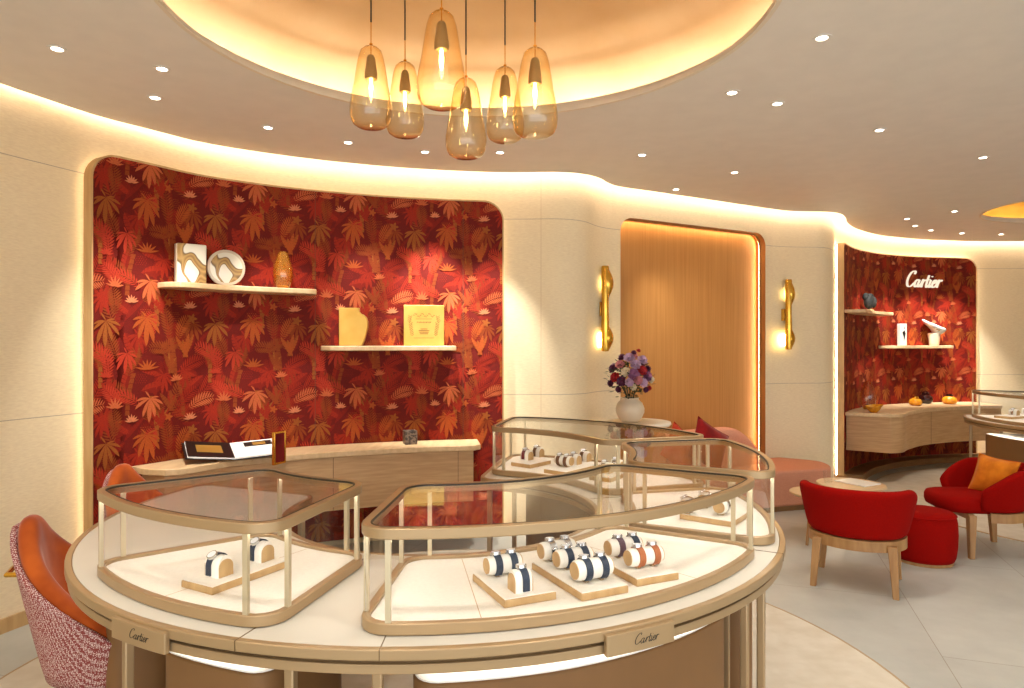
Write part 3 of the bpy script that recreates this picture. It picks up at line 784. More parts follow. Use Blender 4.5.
# --- left case: one long tray with two D rolls
t, e1, e2, F_, w1, w2 = tray((180.3, 579.4), (212.3, 587.2), (288.1, 559.8), ZB, 'long narrow tray in the left glass case')
axv = V2(-e2)
for px, py, lb in ((219, 574.5, 'near'), (261, 559.5, 'far')):
    c = V2(G(px, py, ZP)); c = c
    roll(c, axv, .058, .03, True, 'arched watch roll at the %s end of the long tray in the left case' % lb, ZP)
    watch(c, axv, -.006, .03, 'navy', 'steel watch on the %s arched roll in the left case' % lb, ZP, True)
# --- front case
T1 = tray((472.2, 572.8), (504.5, 599.8), (556.6, 590.9), ZB, 'tray nearest the left glass case, of three in the front case')
T2 = tray((530.3, 562.0), (581.9, 593.2), (628.7, 584.5), ZB, 'middle tray of three in the front glass case')
T3 = tray((608, 561), (636.9, 579.0), (679.1, 571.8), ZB, 'tray under the orange strapped watches in the front case')
def roll_px(e1, cap, end, dshape, nm, r=None):
    a = V2(G(cap[0], cap[1], ZP + .03)); b = V2(G(end[0], end[1], ZP + .03))
    d = (a - b); ln = max(.05, min(.115, d.length)); ax = -V2(e1)
    return (a + b) / 2, ax, ln
def do_roll(T, cap, end, dshape, lbl, watches, r=.028):
    c, ax, ln = roll_px(T[1], cap, end, dshape, lbl)
    roll(c, ax, ln, r, dshape, lbl, ZP)
    for x, st, lb in watches: watch(c, ax, x * ln, r, st, lb, ZP, dshape, tilt=.12)
do_roll(T1, (487, 567), (519, 562), False, 'round roll with two navy watches on the front case tray nearest the left case', [(.22, 'navy', 'navy strapped watch near the wooden end of the back roll, leftmost front tray'), (-.25, 'navy', 'navy strapped watch at the far end of the back roll, leftmost front tray')])
do_roll(T1, (512.5, 580), (528, 577.5), True, 'short arched roll at the front of the leftmost front case tray', [(-.08, 'navy', 'single navy strapped watch on the short arched roll, leftmost front tray')], .029)
do_roll(T2, (541, 552.5), (573, 547), False, 'rear roll with steel watches on the middle front tray', [(.22, 'silver', 'steel bracelet watch near the wooden end of the rear roll, middle front tray'), (-.25, 'silver', 'steel bracelet watch at the far end of the rear roll, middle front tray')])
do_roll(T2, (556, 560.5), (590, 554.5), False, 'second roll from the front on the middle front tray', [(.2, 'navy', 'navy strapped watch near the wooden end of the second roll, middle front tray'), (-.27, 'navy', 'navy strapped watch at the far end of the second roll, middle front tray')])
do_roll(T2, (572.5, 573), (611, 566), False, 'frontmost roll on the middle front tray with two navy watches', [(.22, 'navy', 'navy strapped watch near the wooden end of the frontmost roll, middle tray'), (-.25, 'navy', 'navy strapped watch at the far end of the frontmost roll, middle tray')], .03)
do_roll(T3, (606.5, 550), (640, 543.5), False, 'roll behind the orange watches on the front case tray', [(.18, 'plum', 'plum strapped watch on the roll behind the orange watches'), (-.3, 'navy', 'navy strapped watch on the roll behind the orange watches')])
do_roll(T3, (626.5, 560), (661, 553), False, 'roll carrying two orange strapped watches in the front case', [(.2, 'tan', 'orange strapped watch near the wooden end of its roll'), (-.27, 'tan', 'orange strapped watch at the far end of its roll')])
# seam lines of the display floor
# --- back case
U1 = tray((511.8, 461.5), (530, 464.5), (551, 460), ZB, 'small tray at the left of the back glass case')
U2 = tray((544, 468.5), (566, 472), (600, 464), ZB, 'larger tray beside the small one in the back glass case')
U3 = tray((590, 475), (611, 478), (632, 470), ZB, 'tray of steel watches in the back glass case')
def back_roll(T, px, py, st, n, what):
    ax = V2(-T[2]); c = V2(G(px, py, ZP)); ln = .055 if n == 1 else .1
    roll(c, ax, ln, .029, n == 1, 'watch roll ' + what, ZP)
    for i in range(n): watch(c, ax, (-.006 if n == 1 else (.24 - .48 * i) * ln), .029, st[i], ('watch ' if n == 1 else ('first watch ', 'second watch ')[i]) + what, ZP, n == 1, tilt=.3)
back_roll(U1, 527, 459.5, ['wine'], 1, 'with a wine strap on the small tray in the back case')
back_roll(U1, 538, 456.5, ['brownst'], 1, 'with a brown strap on the small tray in the back case')
back_roll(U2, 564, 466.5, ['brownst', 'brownst'], 2, 'at the front of the larger tray in the back case')
back_roll(U2, 575, 464, ['silver'], 1, 'in the middle of the larger tray in the back case')
back_roll(U2, 585, 461, ['brownst'], 1, 'at the far end of the larger tray in the back case')
back_roll(U3, 606, 473, ['silver'], 1, 'at the near end of the steel watch tray, back case')
back_roll(U3, 617, 470, ['silver'], 1, 'at the far end of the steel watch tray, back case')
# --- right case
V1 = tray((668, 519), (733, 521.5), (748, 512), ZB, 'tray in the right glass case')
ax = V2(-V1[1])
for px, py, lb in ((688, 513, 'nearer the front case'), (706, 507, 'in the middle of its tray'), (722, 514, 'nearer the sofa')):
    c = V2(G(px, py, ZP)); roll(c, ax, .07, .029, False, 'watch roll in the right case, ' + lb, ZP)
    watch(c, ax, .0, .029, 'silver', 'steel watch in the right case, ' + lb, ZP)
# --- far case
t, e1, e2, F_, w1, w2 = tray((1004, 414.5), (1012, 416.8), (1040, 414.8), ZB, 'tray in the far glass case by the smaller red panel', ext=.16)
for px, py, lb in ((1014, 415.3, 'nearer the red panel'), (1027, 414.6, 'further from the red panel')):
    c = V2(G(px, py, ZP)); roll(c, V2(-e2), .07, .03, True, 'white watch roll in the far case, ' + lb, ZP)
    watch(c, V2(-e2), 0, .03, 'silver', 'steel watch in the far case, ' + lb, ZP, True)

# ---------------------------------------------------------------- floating desks
def desk(s0, s1, dep, label, seams, z0, z1, rl, rr, tipL):
    o1 = PAN_O - .012; n = 40
    back = [off(s0 + (s1 - s0) * i / n, o1) for i in range(n + 1)]
    front = []
    for i in range(n + 1):
        s = s0 + (s1 - s0) * i / n; a = s - s0; b = s1 - s; d = dep
        for q, R in ((a, rl), (b, rr)):
            if q < R: d = min(d, dep - R + math.sqrt(max(0, R * R - (R - q) ** 2))) if R <= dep else d
        front.append(off(s, o1 - d))
    mid = off((s0 + s1) / 2, o1 - dep / 2)
    t = thing('floating_desk', label, 'desk', (mid.x, mid.y, z0))
    poly = list(back)[::-1] + front
    mb = MB(); mb.prism(poly, z1 - .038, z1); mb.build('desk_top', M['oaktop'], t, bevel=.004)
    def ins(L, k): return [off(s0 + .012 + (s1 - s0 - .024) * i / n, 0) for i in range(n + 1)]
    b2 = [p.lerp(q, .0) for p, q in zip(back, front)]; f2 = [p.lerp(q, 1 - .012 / dep) for p, q in zip(back, front)]
    mb = MB(); mb.prism(b2[1:-1][::-1] + f2[1:-1], z0, z1 - .0385); bd = mb.build('desk_body', M['oakh'], t, bevel=.004)
    mb = MB()
    for s in seams:
        q = off(s, o1 - dep + .0115); tt = tan_at(s); mb.box((q.x, q.y, (z0 + z1 - .04) / 2), (.003, .002, z1 - z0 - .045), math.atan2(tt.y, tt.x))
    mb.build('door_gap', M['seam'], bd)
    return t
sd0 = at_px(137, -.05); sd1 = at_px(478, -.05)
desk(sd0, sd1, .34, 'long curved oak desk against the wide red wallpaper panel', [at_px(333, -.3), at_px(458, -.3)], .36, .765, .2, .06, 0)
sr0 = s_r0 + .12; sr1 = at_px(976, -.05, s_r0 + .5)
desk(sr0, sr1, .55, 'curved oak desk hung on the smaller red panel of the far wall', [at_px(925, -.45, s_r0 + .3)], .33, .753, .3, .06, 0)
# wooden plinth curving under the far panel
mb = MB(); n = 30
A = [off(s_r0 + .1 + (s_r1 + .6 - s_r0) * i / n, WALL_O - .01) for i in range(n + 1)]; B = [off(s_r0 + .1 + (s_r1 + .6 - s_r0) * i / n, -.16) for i in range(n + 1)]
mb.prism(A[::-1] + B, 0, .075); struct(mb.build('trim_2', M['plinth'], bevel=.004))

# ---------------------------------------------------------------- shelves
def shelf(pxl, pxr, z, dep, label, lo=0, rl=.1):
    s0, s1 = at_px(pxl, -.05, lo), at_px(pxr, -dep, lo); n = 24; o1 = PAN_O - .012
    back = [off(s0 + (s1 - s0) * i / n, o1) for i in range(n + 1)]; fr = []
    for i in range(n + 1):
        s = s0 + (s1 - s0) * i / n; d = dep
        for q, R in ((s - s0, rl), (s1 - s, .03)):
            if q < R: d = dep - R + math.sqrt(max(0, R * R - (R - q) ** 2))
        fr.append(off(s, o1 - d))
    mid = off((s0 + s1) / 2, o1)
    t = thing('wall_shelf', label, 'shelf', (mid.x, mid.y, z))
    mb = MB(); mb.prism(back[::-1] + fr, z - .036, z); mb.build('board', M['oaktop'], t, bevel=.006)
    return t
Z1, Z2 = 1.882, 1.487
shelf(163, 318, Z1, .2, 'upper oak shelf on the wide red panel'); shelf(322, 457, Z2, .2, 'lower oak shelf on the wide red panel')
zr1 = 1.5 + (344 - 311) / F_PX * 7.75; zr2 = 1.5 - 1.5 / F_PX * 8.6
shelf(848, 897, zr1, .22, 'upper oak shelf on the smaller red panel', s_r0 + .03); shelf(884, 957, zr2, .22, 'lower oak shelf on the smaller red panel', s_r0 + .2)

def place(px, inset, lo=0):                  # spot in front of the panel face
    s = at_px(px, PAN_O - inset, lo); p = off(s, PAN_O - inset); tt = tan_at(s)
    return p, math.atan2(tt.y, tt.x)
# marbled box
p, a = place(191, .11); t = thing('marbled_box', 'tall marbled rectangular panel box on the upper shelf', 'decor', (p.x, p.y, Z1 + .0005), a - .25)
mb = MB(); mb.box((0, 0, .125), (.175, .05, .25)); mb.build('box_body', M['swirl'], t, False, bevel=.008, seg=3)
mb = MB(); mb.box((-.0895, 0, .125), (.004, .044, .24)); mb.build('spine', M['ceramic'], t, False)
p, a = place(226, .11); t = thing('marbled_plate', 'round marbled disc standing on the upper shelf beside the marbled box', 'decor', (p.x, p.y, Z1 + .0005), a - .15)
mb = MB(); pr = [(.003, -.02), (.1, -.02), (.116, -.012), (.119, 0), (.116, .012), (.1, .017), (.003, .019)]
rows = [[(r * math.cos(2 * PI * k / 40), -z, .119 + r * math.sin(2 * PI * k / 40)) for k in range(40)] for r, z in pr]; mb.grid(rows, True, 0, True); mb.build('disc', M['swirl'], t, False, angle=60)
mb = MB(); rows = [[(r * math.cos(2 * PI * k / 40), -y, .119 + r * math.sin(2 * PI * k / 40)) for k in range(40)] for r, y in ((.1, .0172), (.119, .0), (.1195, .002), (.117, .016), (.1, .02))]; mb.grid(rows, True); mb.build('rim', M['ceramic'], t, False)
def amber_vase(p, z, label, s=1.0, m='amberd', base='honeyglass'):
    t = thing('glass_vase', label, 'vase', (p.x, p.y, z + .0005))
    pr = [(.03, .0), (.042, .006), (.06, .05), (.068, .10), (.064, .14), (.05, .19), (.038, .23), (.03, .25), (.02, .258)]
    mb = MB(); mb.lathe([(r * s, h * s) for r, h in pr], (0, 0, 0), 32, cap=False); mb.build('vase_wall', M[m], t, False, angle=80)
    mb = MB(); mb.lathe([(.006 * s, .003 * s), (.03 * s, .004 * s), (.04 * s, .012 * s), (.036 * s, .02 * s), (.006 * s, .022 * s)], (0, 0, 0), 32); mb.build('vase_foot', M[base], t, False)
    return t
p, a = place(283, .10); amber_vase(p, Z1, 'amber glass vase at the right end of the upper shelf')
# gold bust
p, a = place(354, .10); t = thing('jewellery_bust', 'flat gold jewellery bust on the lower shelf', 'display bust', (p.x, p.y, Z2 + .0005), a - .35)
bo = [(-.105, 0), (.06, 0), (.075, .035), (.088, .08), (.1, .135), (.102, .175), (.092, .205), (.07, .225), (.048, .235), (.04, .25), (.04, .275), (-.105, .275)]
bo = [(x, y) for x, y in bo]
mb = MB(); mb.grid([[(x, -.02, y) for x, y in bo], [(x, .02, y) for x, y in bo]], True, 0, True); mb.build('bust_body', M['gold'], t, False, bevel=.004)
mb = MB(); mb.box((-.02, .045, .06), (.03, .06, .12)); mb.build('strut', M['gold'], t, False, bevel=.003)
# gold plaque
p, a = place(424, .10); t = thing('engraved_plaque', 'square gold engraved plaque on the lower shelf', 'plaque', (p.x, p.y, Z2 + .0005), a - .12)
mb = MB(); mb.box((0, 0, .152), (.3, .03, .304)); pq = mb.build('plaque_body', M['gold'], t, False, bevel=.004)
mb = MB(); rr = random.Random(3)
for sd in (-1, 1):
    for k in range(12):
        y = .08 + k * .0125; x = sd * (.095 - .012 * abs(k - 6) / 6 + (.012 if k > 7 else 0)); ww = .02
        mb.box((x, -.0155, y), (ww, .001, .004), 0, 0, 0, sd * .6)
        mb.box((x + sd * .014, -.0155, y + .004), (ww * .6, .001, .003), 0, 0, 0, -sd * .6)
for k in range(16):
    x = -.075 + k * .01; mb.box((x, -.0155, .228 + .012 * math.sin(k * 1.25)), (.013, .001, .004), 0, 0, 0, .8 * math.sin(k * 2.1))
for k in range(14):
    mb.box((-.05 + k * .0077, -.0155, .175), (.004, .001, .009 if k % 3 else .013), 0, 0, 0, .3)
for y, w in ((.125, .05), (.113, .08), (.101, .07), (.089, .06)): mb.box((0, -.0155, y), (w, .001, .005))
mb.box((0, -.0155, .058), (.15, .001, .0025)); mb.box((0, -.0155, .2), (.12, .001, .0025))
mb.build('engraving', M['engrave'], pq, False)

# things on the long desk
bp = V2(G(232, 457, .765)) + Vector((.02, -.045)); a = .52
t = thing('open_book', 'large open book with black and white pages on the long desk', 'book', (bp.x, bp.y, .7655), a)
def page(mb, sx, tilt, w=.27, d=.27, th=.009, z0=.012, mi=0, y0=-.13):
    # one half of the book, sloping towards the reader and rising to the outer edge
    pts = []
    for (u, v) in ((0, 0), (1, 0), (1, 1), (0, 1)):
        x = sx * u * w; y = y0 + v * d; z = z0 + v * .06 + u * tilt; pts.append((x, y, z))
    top = [(x, y, z + th) for x, y, z in pts]
    mb.add(pts + top, [(0, 1, 2, 3), (4, 5, 6, 7), (0, 1, 5, 4), (1, 2, 6, 5), (2, 3, 7, 6), (3, 0, 4, 7)], mi)
mb = MB(); page(mb, -1, .03, .285, .285, .004, .006, 0, -.137); page(mb, 1, .012, .285, .285, .004, .006, 0, -.137); cv = mb.build('cover', M['black'], t, False)
mb = MB(); page(mb, -1, .03, z0=.0105); lp = mb.build('left_pages', M['paper'], t, False)
mb = MB(); page(mb, -1, .03, 0.268, .268, .0012, .0197, 0, -.129); mb.build('page_print', M['black'], lp, False)
mb = MB()
def patch(mb, sx, tilt, u0, u1, v0, v1, h):
    vs = [(sx * u * .27, -.13 + v * .27, 0.0105 + .009 + v * .06 + u * tilt + h) for u, v in ((u0, v0), (u1, v0), (u1, v1), (u0, v1))]; mb.add(vs, [(0, 1, 2, 3)])
patch(mb, -1, .03, .22, .78, .30, .78, .0019); mb.build('picture', M['gold'], lp, False)
mb = MB(); page(mb, 1, .012, z0=.0105); rp_ = mb.build('right_pages', M['paper'], t, False)
mb = MB(); patch(mb, 1, .012, .3, .95, .62, .92, .0008); mb.build('picture', M['black'], rp_, False)
mb = MB(); patch(mb, 1, .012, .5, .8, .68, .86, .0012); mb.build('picture', M['gold'], rp_, False)
mb = MB(); mb.box((0, -.06, .004), (.2, .12, .0075)); mb.box((0, .09, .03), (.16, .012, .06)); mb.build('book_stand', M['wood'], t, False)
q = V2(G(279, 464, .765))
t = thing('photo_frame', 'slim gold photo frame standing on the long desk by the open book', 'frame', (q.x, q.y, .7655), 1.25)
mb = MB()
for x in (-.05, .05): mb.box((x, 0, .1), (.012, .02, .2))
for z in (.006, .194): mb.box((0, 0, z), (.088, .02, .012))
mb.build('frame_border', M['brass'], t, False, bevel=.002)
mb = MB(); mb.box((0, 0, .1), (.088, .012, .176)); mb.build('backing', M['cushR'], t, False)
q = V2(G(410, 444, .765))
t = thing('pen_holder', 'dark speckled stone block on the long desk under the lower shelf', 'holder', (q.x, q.y, .7655), .4)
mb = MB(); A = [(-.045, -.04), (.045, -.04), (.045, .04), (-.045, .04)]; B = [(x * .8, y * .78) for x, y in A]
mb.ring([Vector(p) for p in A], [Vector(p) for p in B], 0, .1); mb.prism(B, 0, .07); mb.build('holder_body', M['stone'], t, False, bevel=.002)
mb = MB(); mb.box((0, 0, .08), (.06, .045, .02)); mb.build('cards', M['plum'], t, False)

# far panel things
p, a = place(869, .11, s_r0 + .03)
t = thing('ring_display', 'black cactus shaped jewellery form on the upper shelf of the far panel', 'display form', (p.x, p.y, zr1 + .0005))
mb = MB(); mb.lathe([(.055, 0), (.055, .02), (.03, .03)], seg=20); mb.build('form_base', M['woodtrim'], t, False)
mb = MB(); mb.ball((0, 0, .12), (.06, .045, .09)); mb.ball((.055, 0, .11), (.035, .035, .065)); mb.ball((-.035, 0, .17), (.04, .035, .05)); mb.ball((.02, .01, .165), (.045, .035, .05)); mb.build('form_body', M['soot'], t, False)
p, a = place(902, .11, s_r0 + .2)
t = thing('display_slab', 'slim white slab with a dark streak on the lower far shelf', 'display block', (p.x, p.y, zr2 + .0005), a - .2)
mb = MB(); mb.box((0, 0, .135), (.1, .05, .27)); sb = mb.build('slab_body', M['white'], t, False, bevel=.004)
mb = MB(); mb.add([(-.02, -.0262, .16), (.012, -.0262, .19), (.03, -.0262, .15), (.005, -.0262, .05), (-.002, -.0262, .11)], [(0, 1, 2, 3, 4)]); mb.add([(0, -.0262, .2), (.012, -.0262, .2), (.02, -.0262, .25)], [(0, 1, 2)]); mb.build('streak', M['soot'], sb, False)
p, a = place(934, .12, s_r0 + .3)
t = thing('necklace_stand', 'white flared necklace stand at the end of the lower far shelf', 'display stand', (p.x, p.y, zr2 + .0005), a)
mb = MB(); mb.lathe([(.05, 0), (.055, .01), (.062, .08), (.07, .15), (.05, .16)], seg=24); mb.build('stand_foot', M['ceramic'], t, False)
mb = MB(); rows = []
for rr, h, sh in ((.03, .15, 0), (.07, .18, .01), (.13, .22, .02), (.16, .26, .01), (.15, .275, 0), (.09, .245, 0), (.02, .22, 0)):
    rows.append([(rr * math.cos(2 * PI * k / 28) * 1.05, rr * .6 * math.sin(2 * PI * k / 28), h + .12 * rr * math.sin(2 * PI * k / 28) * 2 - .05 * math.cos(2 * PI * k / 28)) for k in range(28)])
mb.grid(rows, True, 0, True); mb.build('stand_collar', M['white'], t, False, angle=80)
mb = MB(); mb.tube([(-.09 + .02 * k, -.085 + .012 * abs(k - 4), .235 - .012 * (4 - abs(k - 4)) + .0) for k in range(9)], .006, 8); mb.build('necklace', M['brass'], t, False)
zd = .753
def jar(px, py, r, h, m, label, lidm='brass'):
    q = V2(G(px, py, zd)); t = thing('glass_jar', label, 'jar', (q.x, q.y, zd + .0005))
    mb = MB(); mb.lathe([(r * .55, 0), (r * .9, h * .12), (r, h * .35), (r * .85, h * .6), (r * .45, h * .74)], seg=28); mb.build('jar_body', M[m], t, False, angle=80)
    mb = MB(); mb.lathe([(r * .42, h * .745), (r * .5, h * .8), (r * .4, h * .92), (r * .1, h)], seg=20); mb.build('jar_lid', M[lidm], t, False)
q = V2(G(868, 409.5, zd)); t = amber_vase(q, zd, 'tall amber glass vase with orange base on the far desk', 1.25, 'amber')
mb = MB(); rows = [[(r * (1 + .25 * math.cos(2 * PI * k / 24)) * math.cos(2 * PI * k / 24), r * math.sin(2 * PI * k / 24), z + .35 * max(0, r - .05) * math.cos(2 * PI * k / 24)) for k in range(24)] for r, z in ((.035, .001), (.06, .03), (.09, .075), (.086, .078), (.055, .04), (.02, .02))]
q2 = V2(G(866.5, 411.5, zd)); t = thing('glass_bowl', 'orange glass bowl at the near end of the far desk', 'bowl', (q2.x - .0, q2.y - .13, zd + .0005)); mb.grid(rows, True, 0, True); mb.build('bowl_body', M['honeyglass'], t, False, angle=80)
jar(915.5, 405.6, .075, .12, 'honeyglass', 'honey coloured glass jar in the middle of the far desk')
jar(925.5, 403.5, .085, .16, 'darkglass', 'dark glass jar behind the honey jar on the far desk', 'darkglass')
jar(949.5, 404, .085, .13, 'honeyglass', 'honey glass jar with dark lid at the right of the far desk', 'darkglass')

# ---------------------------------------------------------------- sconces
def sconce(px, ztop, zbot, label):
    u = u_at_px(px - 3.5)
    p = WP3(u, -.085, 0); rz = math.atan2(dirn.y, dirn.x); H = ztop - zbot
    t = thing('wall_sconce', label, 'wall lamp', (p[0], p[1], zbot), rz, 'gold wall sconces beside the niche')
    mb = MB(); mb.lathe([(.006, 0), (.03, .006), (.034, .03), (.034, H * .35), (.03, H * .5), (.034, H - .02), (.03, H)], seg=24); mb.build('tube_body', M['brass'], t, False, angle=60)
    for zc_, hh in ((H * .80, H * .33), (H * .16, H * .28)):
        rows = []
        for k in range(15):
            tt = k / 14; z = zc_ - hh / 2 + hh * tt; w = .05 * math.sin(PI * tt) + .002
            rows.append([(.026 + w * math.cos(a) * .9, -.014 + w * .55 * math.sin(a), z) for a in [2 * PI * j / 12 for j in range(12)]])
        mb = MB(); mb.grid(rows, True, 0, True); mb.build('leaf_shade', M['brass'], t, False, angle=60)
    mb = MB(); mb.box((0, .058, H * .5), (.05, .052, .12)); mb.build('wall_plate', M['brass'], t, False, bevel=.003)
    mb = MB(); mb.ball((-.022, .034, .10), (.010, .010, .06)); mb.build('bulb', emit('sconce_bulb', (255, 212, 130), 85), t, False)
    mb = MB(); mb.ball((.022, .034, H * .80), (.01, .009, .05)); mb.build('bulb', emit('sconce_bulb_top', (255, 212, 130), 25), t, False)
sconce(602.5, 2.155, 1.435, 'gold tubular wall sconce between the wide red panel and the niche')
sconce(785, 2.15, 1.44, 'gold tubular wall sconce between the niche and the far red panel')

# ---------------------------------------------------------------- pendant lamps
DT = 3.33
def pendant(px, ytop, ybot, S, label, proto=None):
    d = F_PX * S / (ybot - ytop); zb = 1.5 + (344 - ybot) / F_PX * d
    loc = ((px - 512) / F_PX * d, d, zb)
    t = thing('pendant_lamp', label, 'pendant lamp', loc, 0, 'amber glass pendants under the gold dome')
    h = S
    out = [(.004, .002), (.054, .0), (.072, .010), (.084, .030), (.0885, .062), (.088, .085), (.082, .125), (.073, .17), (.066, .215), (.059, .26), (.053, .29), (.045, .316), (.030, .332), (.008, .338)]
    mb = MB(); mb.lathe([(r, z * h / .34) for r, z in out], (0, 0, 0), 40, cap=False); mb.build('glass_shade', M['amber'], t, False, angle=80)
    mb = MB(); mb.lathe([(.006, .30), (.012, .30), (.017, .29), (.026, .225), (.026, .205), (.022, .20), (.004, .20)], seg=24); mb.build('socket', M['socket'], t, False)
    mb = MB(); mb.lathe([(.005, .2), (.006, .19), (.008, .165), (.006, .145), (.002, .13)], seg=16); mb.build('bulb', M['bulb'], t, False)
    mb = MB(); mb.lathe([(.0022, .298), (.0022, .345), (.007, .345), (.007, .35), (.0022, .35), (.0022, .44)], seg=10); mb.build('rod', M['brass'], t, False)
    mb = MB(); mb.tube([(0, 0, .44), (0, 0, DT - zb)], .0035, 8); mb.build('cord', M['cord'], t, False)
for px, a, b, lb in ((371, 46, 127, 'amber glass pendant furthest left in the cluster'), (405, 62, 136, 'small looking amber pendant second from the left'),
                     (441.5, 11, 106.5, 'highest and largest looking amber pendant in the cluster'), (466, 78, 157, 'lowest hanging amber pendant at the middle front'),
                     (505, 67, 141, 'amber pendant half hidden behind the rightmost one'), (535, 48, 136, 'rightmost amber glass pendant in the cluster')):
    pendant(px, a, b, .34, lb)
t = thing('ceiling_canopy', 'round gold canopy plate at the dome top holding the pendant cords', 'lamp canopy', (-.25, 2.86, DT))
mb = MB(); mb.lathe([(.5, 0), (.5, .012), (.02, .02)], (0, 0, -.02), 48); mb.build('plate', M['gold'], t, False)

# ---------------------------------------------------------------- downlights
DL = [(57, 48), (162, 68), (155, 97), (268, 127), (348, 142), (425, 151.5), (500, 152), (822, 37), (732, 92), (777.5, 103), (879.5, 129.5), (983, 157), (642, 154.5), (734.5, 172), (676, 189), (954.5, 211), (907, 218.5), (915, 225.5), (931, 230), (962, 233), (1001, 234)]
DLL = ['nearest the upper left corner of the room', 'further from the wall of the pair above the wide panel', 'nearer the wall of the pair above the wide panel', 'third along the wide red panel', 'fourth along the wide red panel, left of the pendants',
       'behind the lowest pendant on the left side', 'behind the rightmost pendant', 'right of the large dome, closest to the camera', 'beside the dome, left of a close pair', 'right one of the close pair beside the dome', 'in the middle of the right ceiling', 'alone near the right edge before the small dome',
       'above the left sconce', 'in front of the niche, further from the wall', 'right above the niche', 'beside the small dome', 'furthest left of the group before the far panel', 'second of the group before the far panel', 'third of the group before the far panel', 'fourth of the group above the lit lettering', 'last of the far group under the small dome']
LIGHTS = []
mb = MB(); mb.lathe([(.025, 0), (.04, 0), (.04, .004), (.025, .006), (.025, 0)], (0, 0, -.0062), 28, cap=False)
def downlight(loc, lb, proto=[None]):
    if proto[0] is None:
        t = thing('recessed_downlight', 'small round recessed downlight ' + lb, 'downlight', loc, 0, 'recessed ceiling downlights')
        mb.build('trim_ring', M['ceiling'], t, False)
        m2 = MB(); m2.lathe([(.002, -.004), (.021, -.004), (.024, -.0012)], seg=24); m2.build('lens', M['downlens'], t, False)
        proto[0] = t; return t
    return dup(proto[0], loc, 0, 'small round recessed downlight ' + lb)
def spot(loc, target, e, ang=62, blend=.7, col=(1, .96, .88), size=.03):
    L = bpy.data.lights.new('downlight_beam', 'SPOT'); L.energy = e; L.spot_size = math.radians(ang); L.spot_blend = blend; L.color = col; L.shadow_soft_size = size
    o = bpy.data.objects.new('downlight_beam', L); C.objects.link(o); o.location = loc
    o.rotation_euler = (Vector(target) - Vector(loc)).to_track_quat('-Z', 'Y').to_euler(); return o
for (px, py), lb in zip(DL, DLL):
    p = G(px, py, ZC); downlight((p.x, p.y, ZC - .0005), lb)
    LIGHTS.append(Vector((p.x, p.y, ZC - .02)))
def wall_aim(px, z, lo=0): q = off(at_px(px, PAN_O, lo), PAN_O); return (q.x, q.y, z)
E0 = 55
spot(LIGHTS[0], (LIGHTS[0].x + .4, LIGHTS[0].y, 0), E0 * .7, 70)
spot(LIGHTS[1], wall_aim(200, 1.0), E0 * 1.35, 50); spot(LIGHTS[2], wall_aim(140, .9), E0 * 1.20, 50)
spot(LIGHTS[3], wall_aim(300, 1.1), E0 * 1.31, 46); spot(LIGHTS[4], wall_aim(385, 1.5), E0 * 1.26, 44)
spot(LIGHTS[5], wall_aim(440, 1.5), E0 * 2.80, 44); spot(LIGHTS[6], wall_aim(490, 1.3), E0 * 2.16, 44)
for i in (7, 8, 9, 10, 11): spot(LIGHTS[i], (LIGHTS[i].x, LIGHTS[i].y, 0), E0 * .55, 78)
spot(LIGHTS[12], (LIGHTS[12].x, LIGHTS[12].y + .3, 0), E0 * .5, 60); spot(LIGHTS[13], WP3(u_at_px(700), 0, 1.3), E0 * .45, 60)
spot(LIGHTS[14], WP3(u_at_px(665), 0, 1.0), E0 * .5, 50)
spot(LIGHTS[15], (LIGHTS[15].x, LIGHTS[15].y, 0), E0 * .9, 70)
spot(LIGHTS[16], wall_aim(870, 1.3, s_r0 + .03), E0 * 2.14, 40); spot(LIGHTS[17], wall_aim(900, 1.2, s_r0 + .2), E0 * 2.49, 40); spot(LIGHTS[18], wall_aim(930, 1.3, s_r0 + .3), E0 * 3.21, 40)
spot(LIGHTS[19], wall_aim(965, 1.1, s_r0 + .5), E0 * 2.86, 44); spot(LIGHTS[20], (LIGHTS[20].x, LIGHTS[20].y, 0), E0 * .7, 60)
# unseen downlights added as fill light in the ceiling behind the camera, and around the dome
for x, y, e in ((-1.7, 1.2, .9), (-.6, .9, 1.3), (.7, 1.0, 1.3), (1.5, 1.6, 1.2), (2.6, 2.0, 1.2), (-1.9, -.6, 1.0), (0, -.9, 1.0), (2.0, -.4, 1.0), (4.2, 1.5, 1.2), (4.6, 3.6, 1.0), (6.3, 4.0, 1.0)):
    downlight((x, y, ZC - .0005), 'added out of view as fill, over the floor before the counter'); spot((x, y, ZC - .02), (x, y + .15, 0), E0 * e * .5, 90, .8)

# ---------------------------------------------------------------- sofa, cushions, table, vase, flowers
def along(P, n): return resample(catmull([Vector(p) for p in P], 10), n)
W0 = WP3(.05, -.02, 0); W1 = WP3(Lw, -.02, 0)
u_l, u_r = .1, u_at_px(812)
sb_ = Vector(WP3((u0 + u1) / 2, -.3, 0))
t = thing('curved_sofa', 'pink tweed banquette sofa running along the niche wall', 'sofa', (sb_.x, sb_.y, 0))
fr_pts = [Vector((1.35, 5.62)), Vector((1.85, 5.88)), Vector((2.33, 6.08)), Vector((2.72, 6.2)), Vector((2.92, 6.3)), Vector((3.0, 6.45)), Vector((2.98, 6.68)), Vector(WP3(Lw + .06, -.03, 0)[:2])]
fr_pts = [p for p in catmull([(q.x, q.y, 0) for q in fr_pts], 6)]
bk = [Vector(WP3(u, -.02, 0)) for u in (Lw * 1.0, Lw * .7, Lw * .4, .35)]
poly = [(p.x, p.y) for p in fr_pts] + [(p.x, p.y) for p in bk]
mb = MB(); mb.prism(poly, .04, .36); mb.build('seat', M['pink'], t, bevel=.02, seg=3)
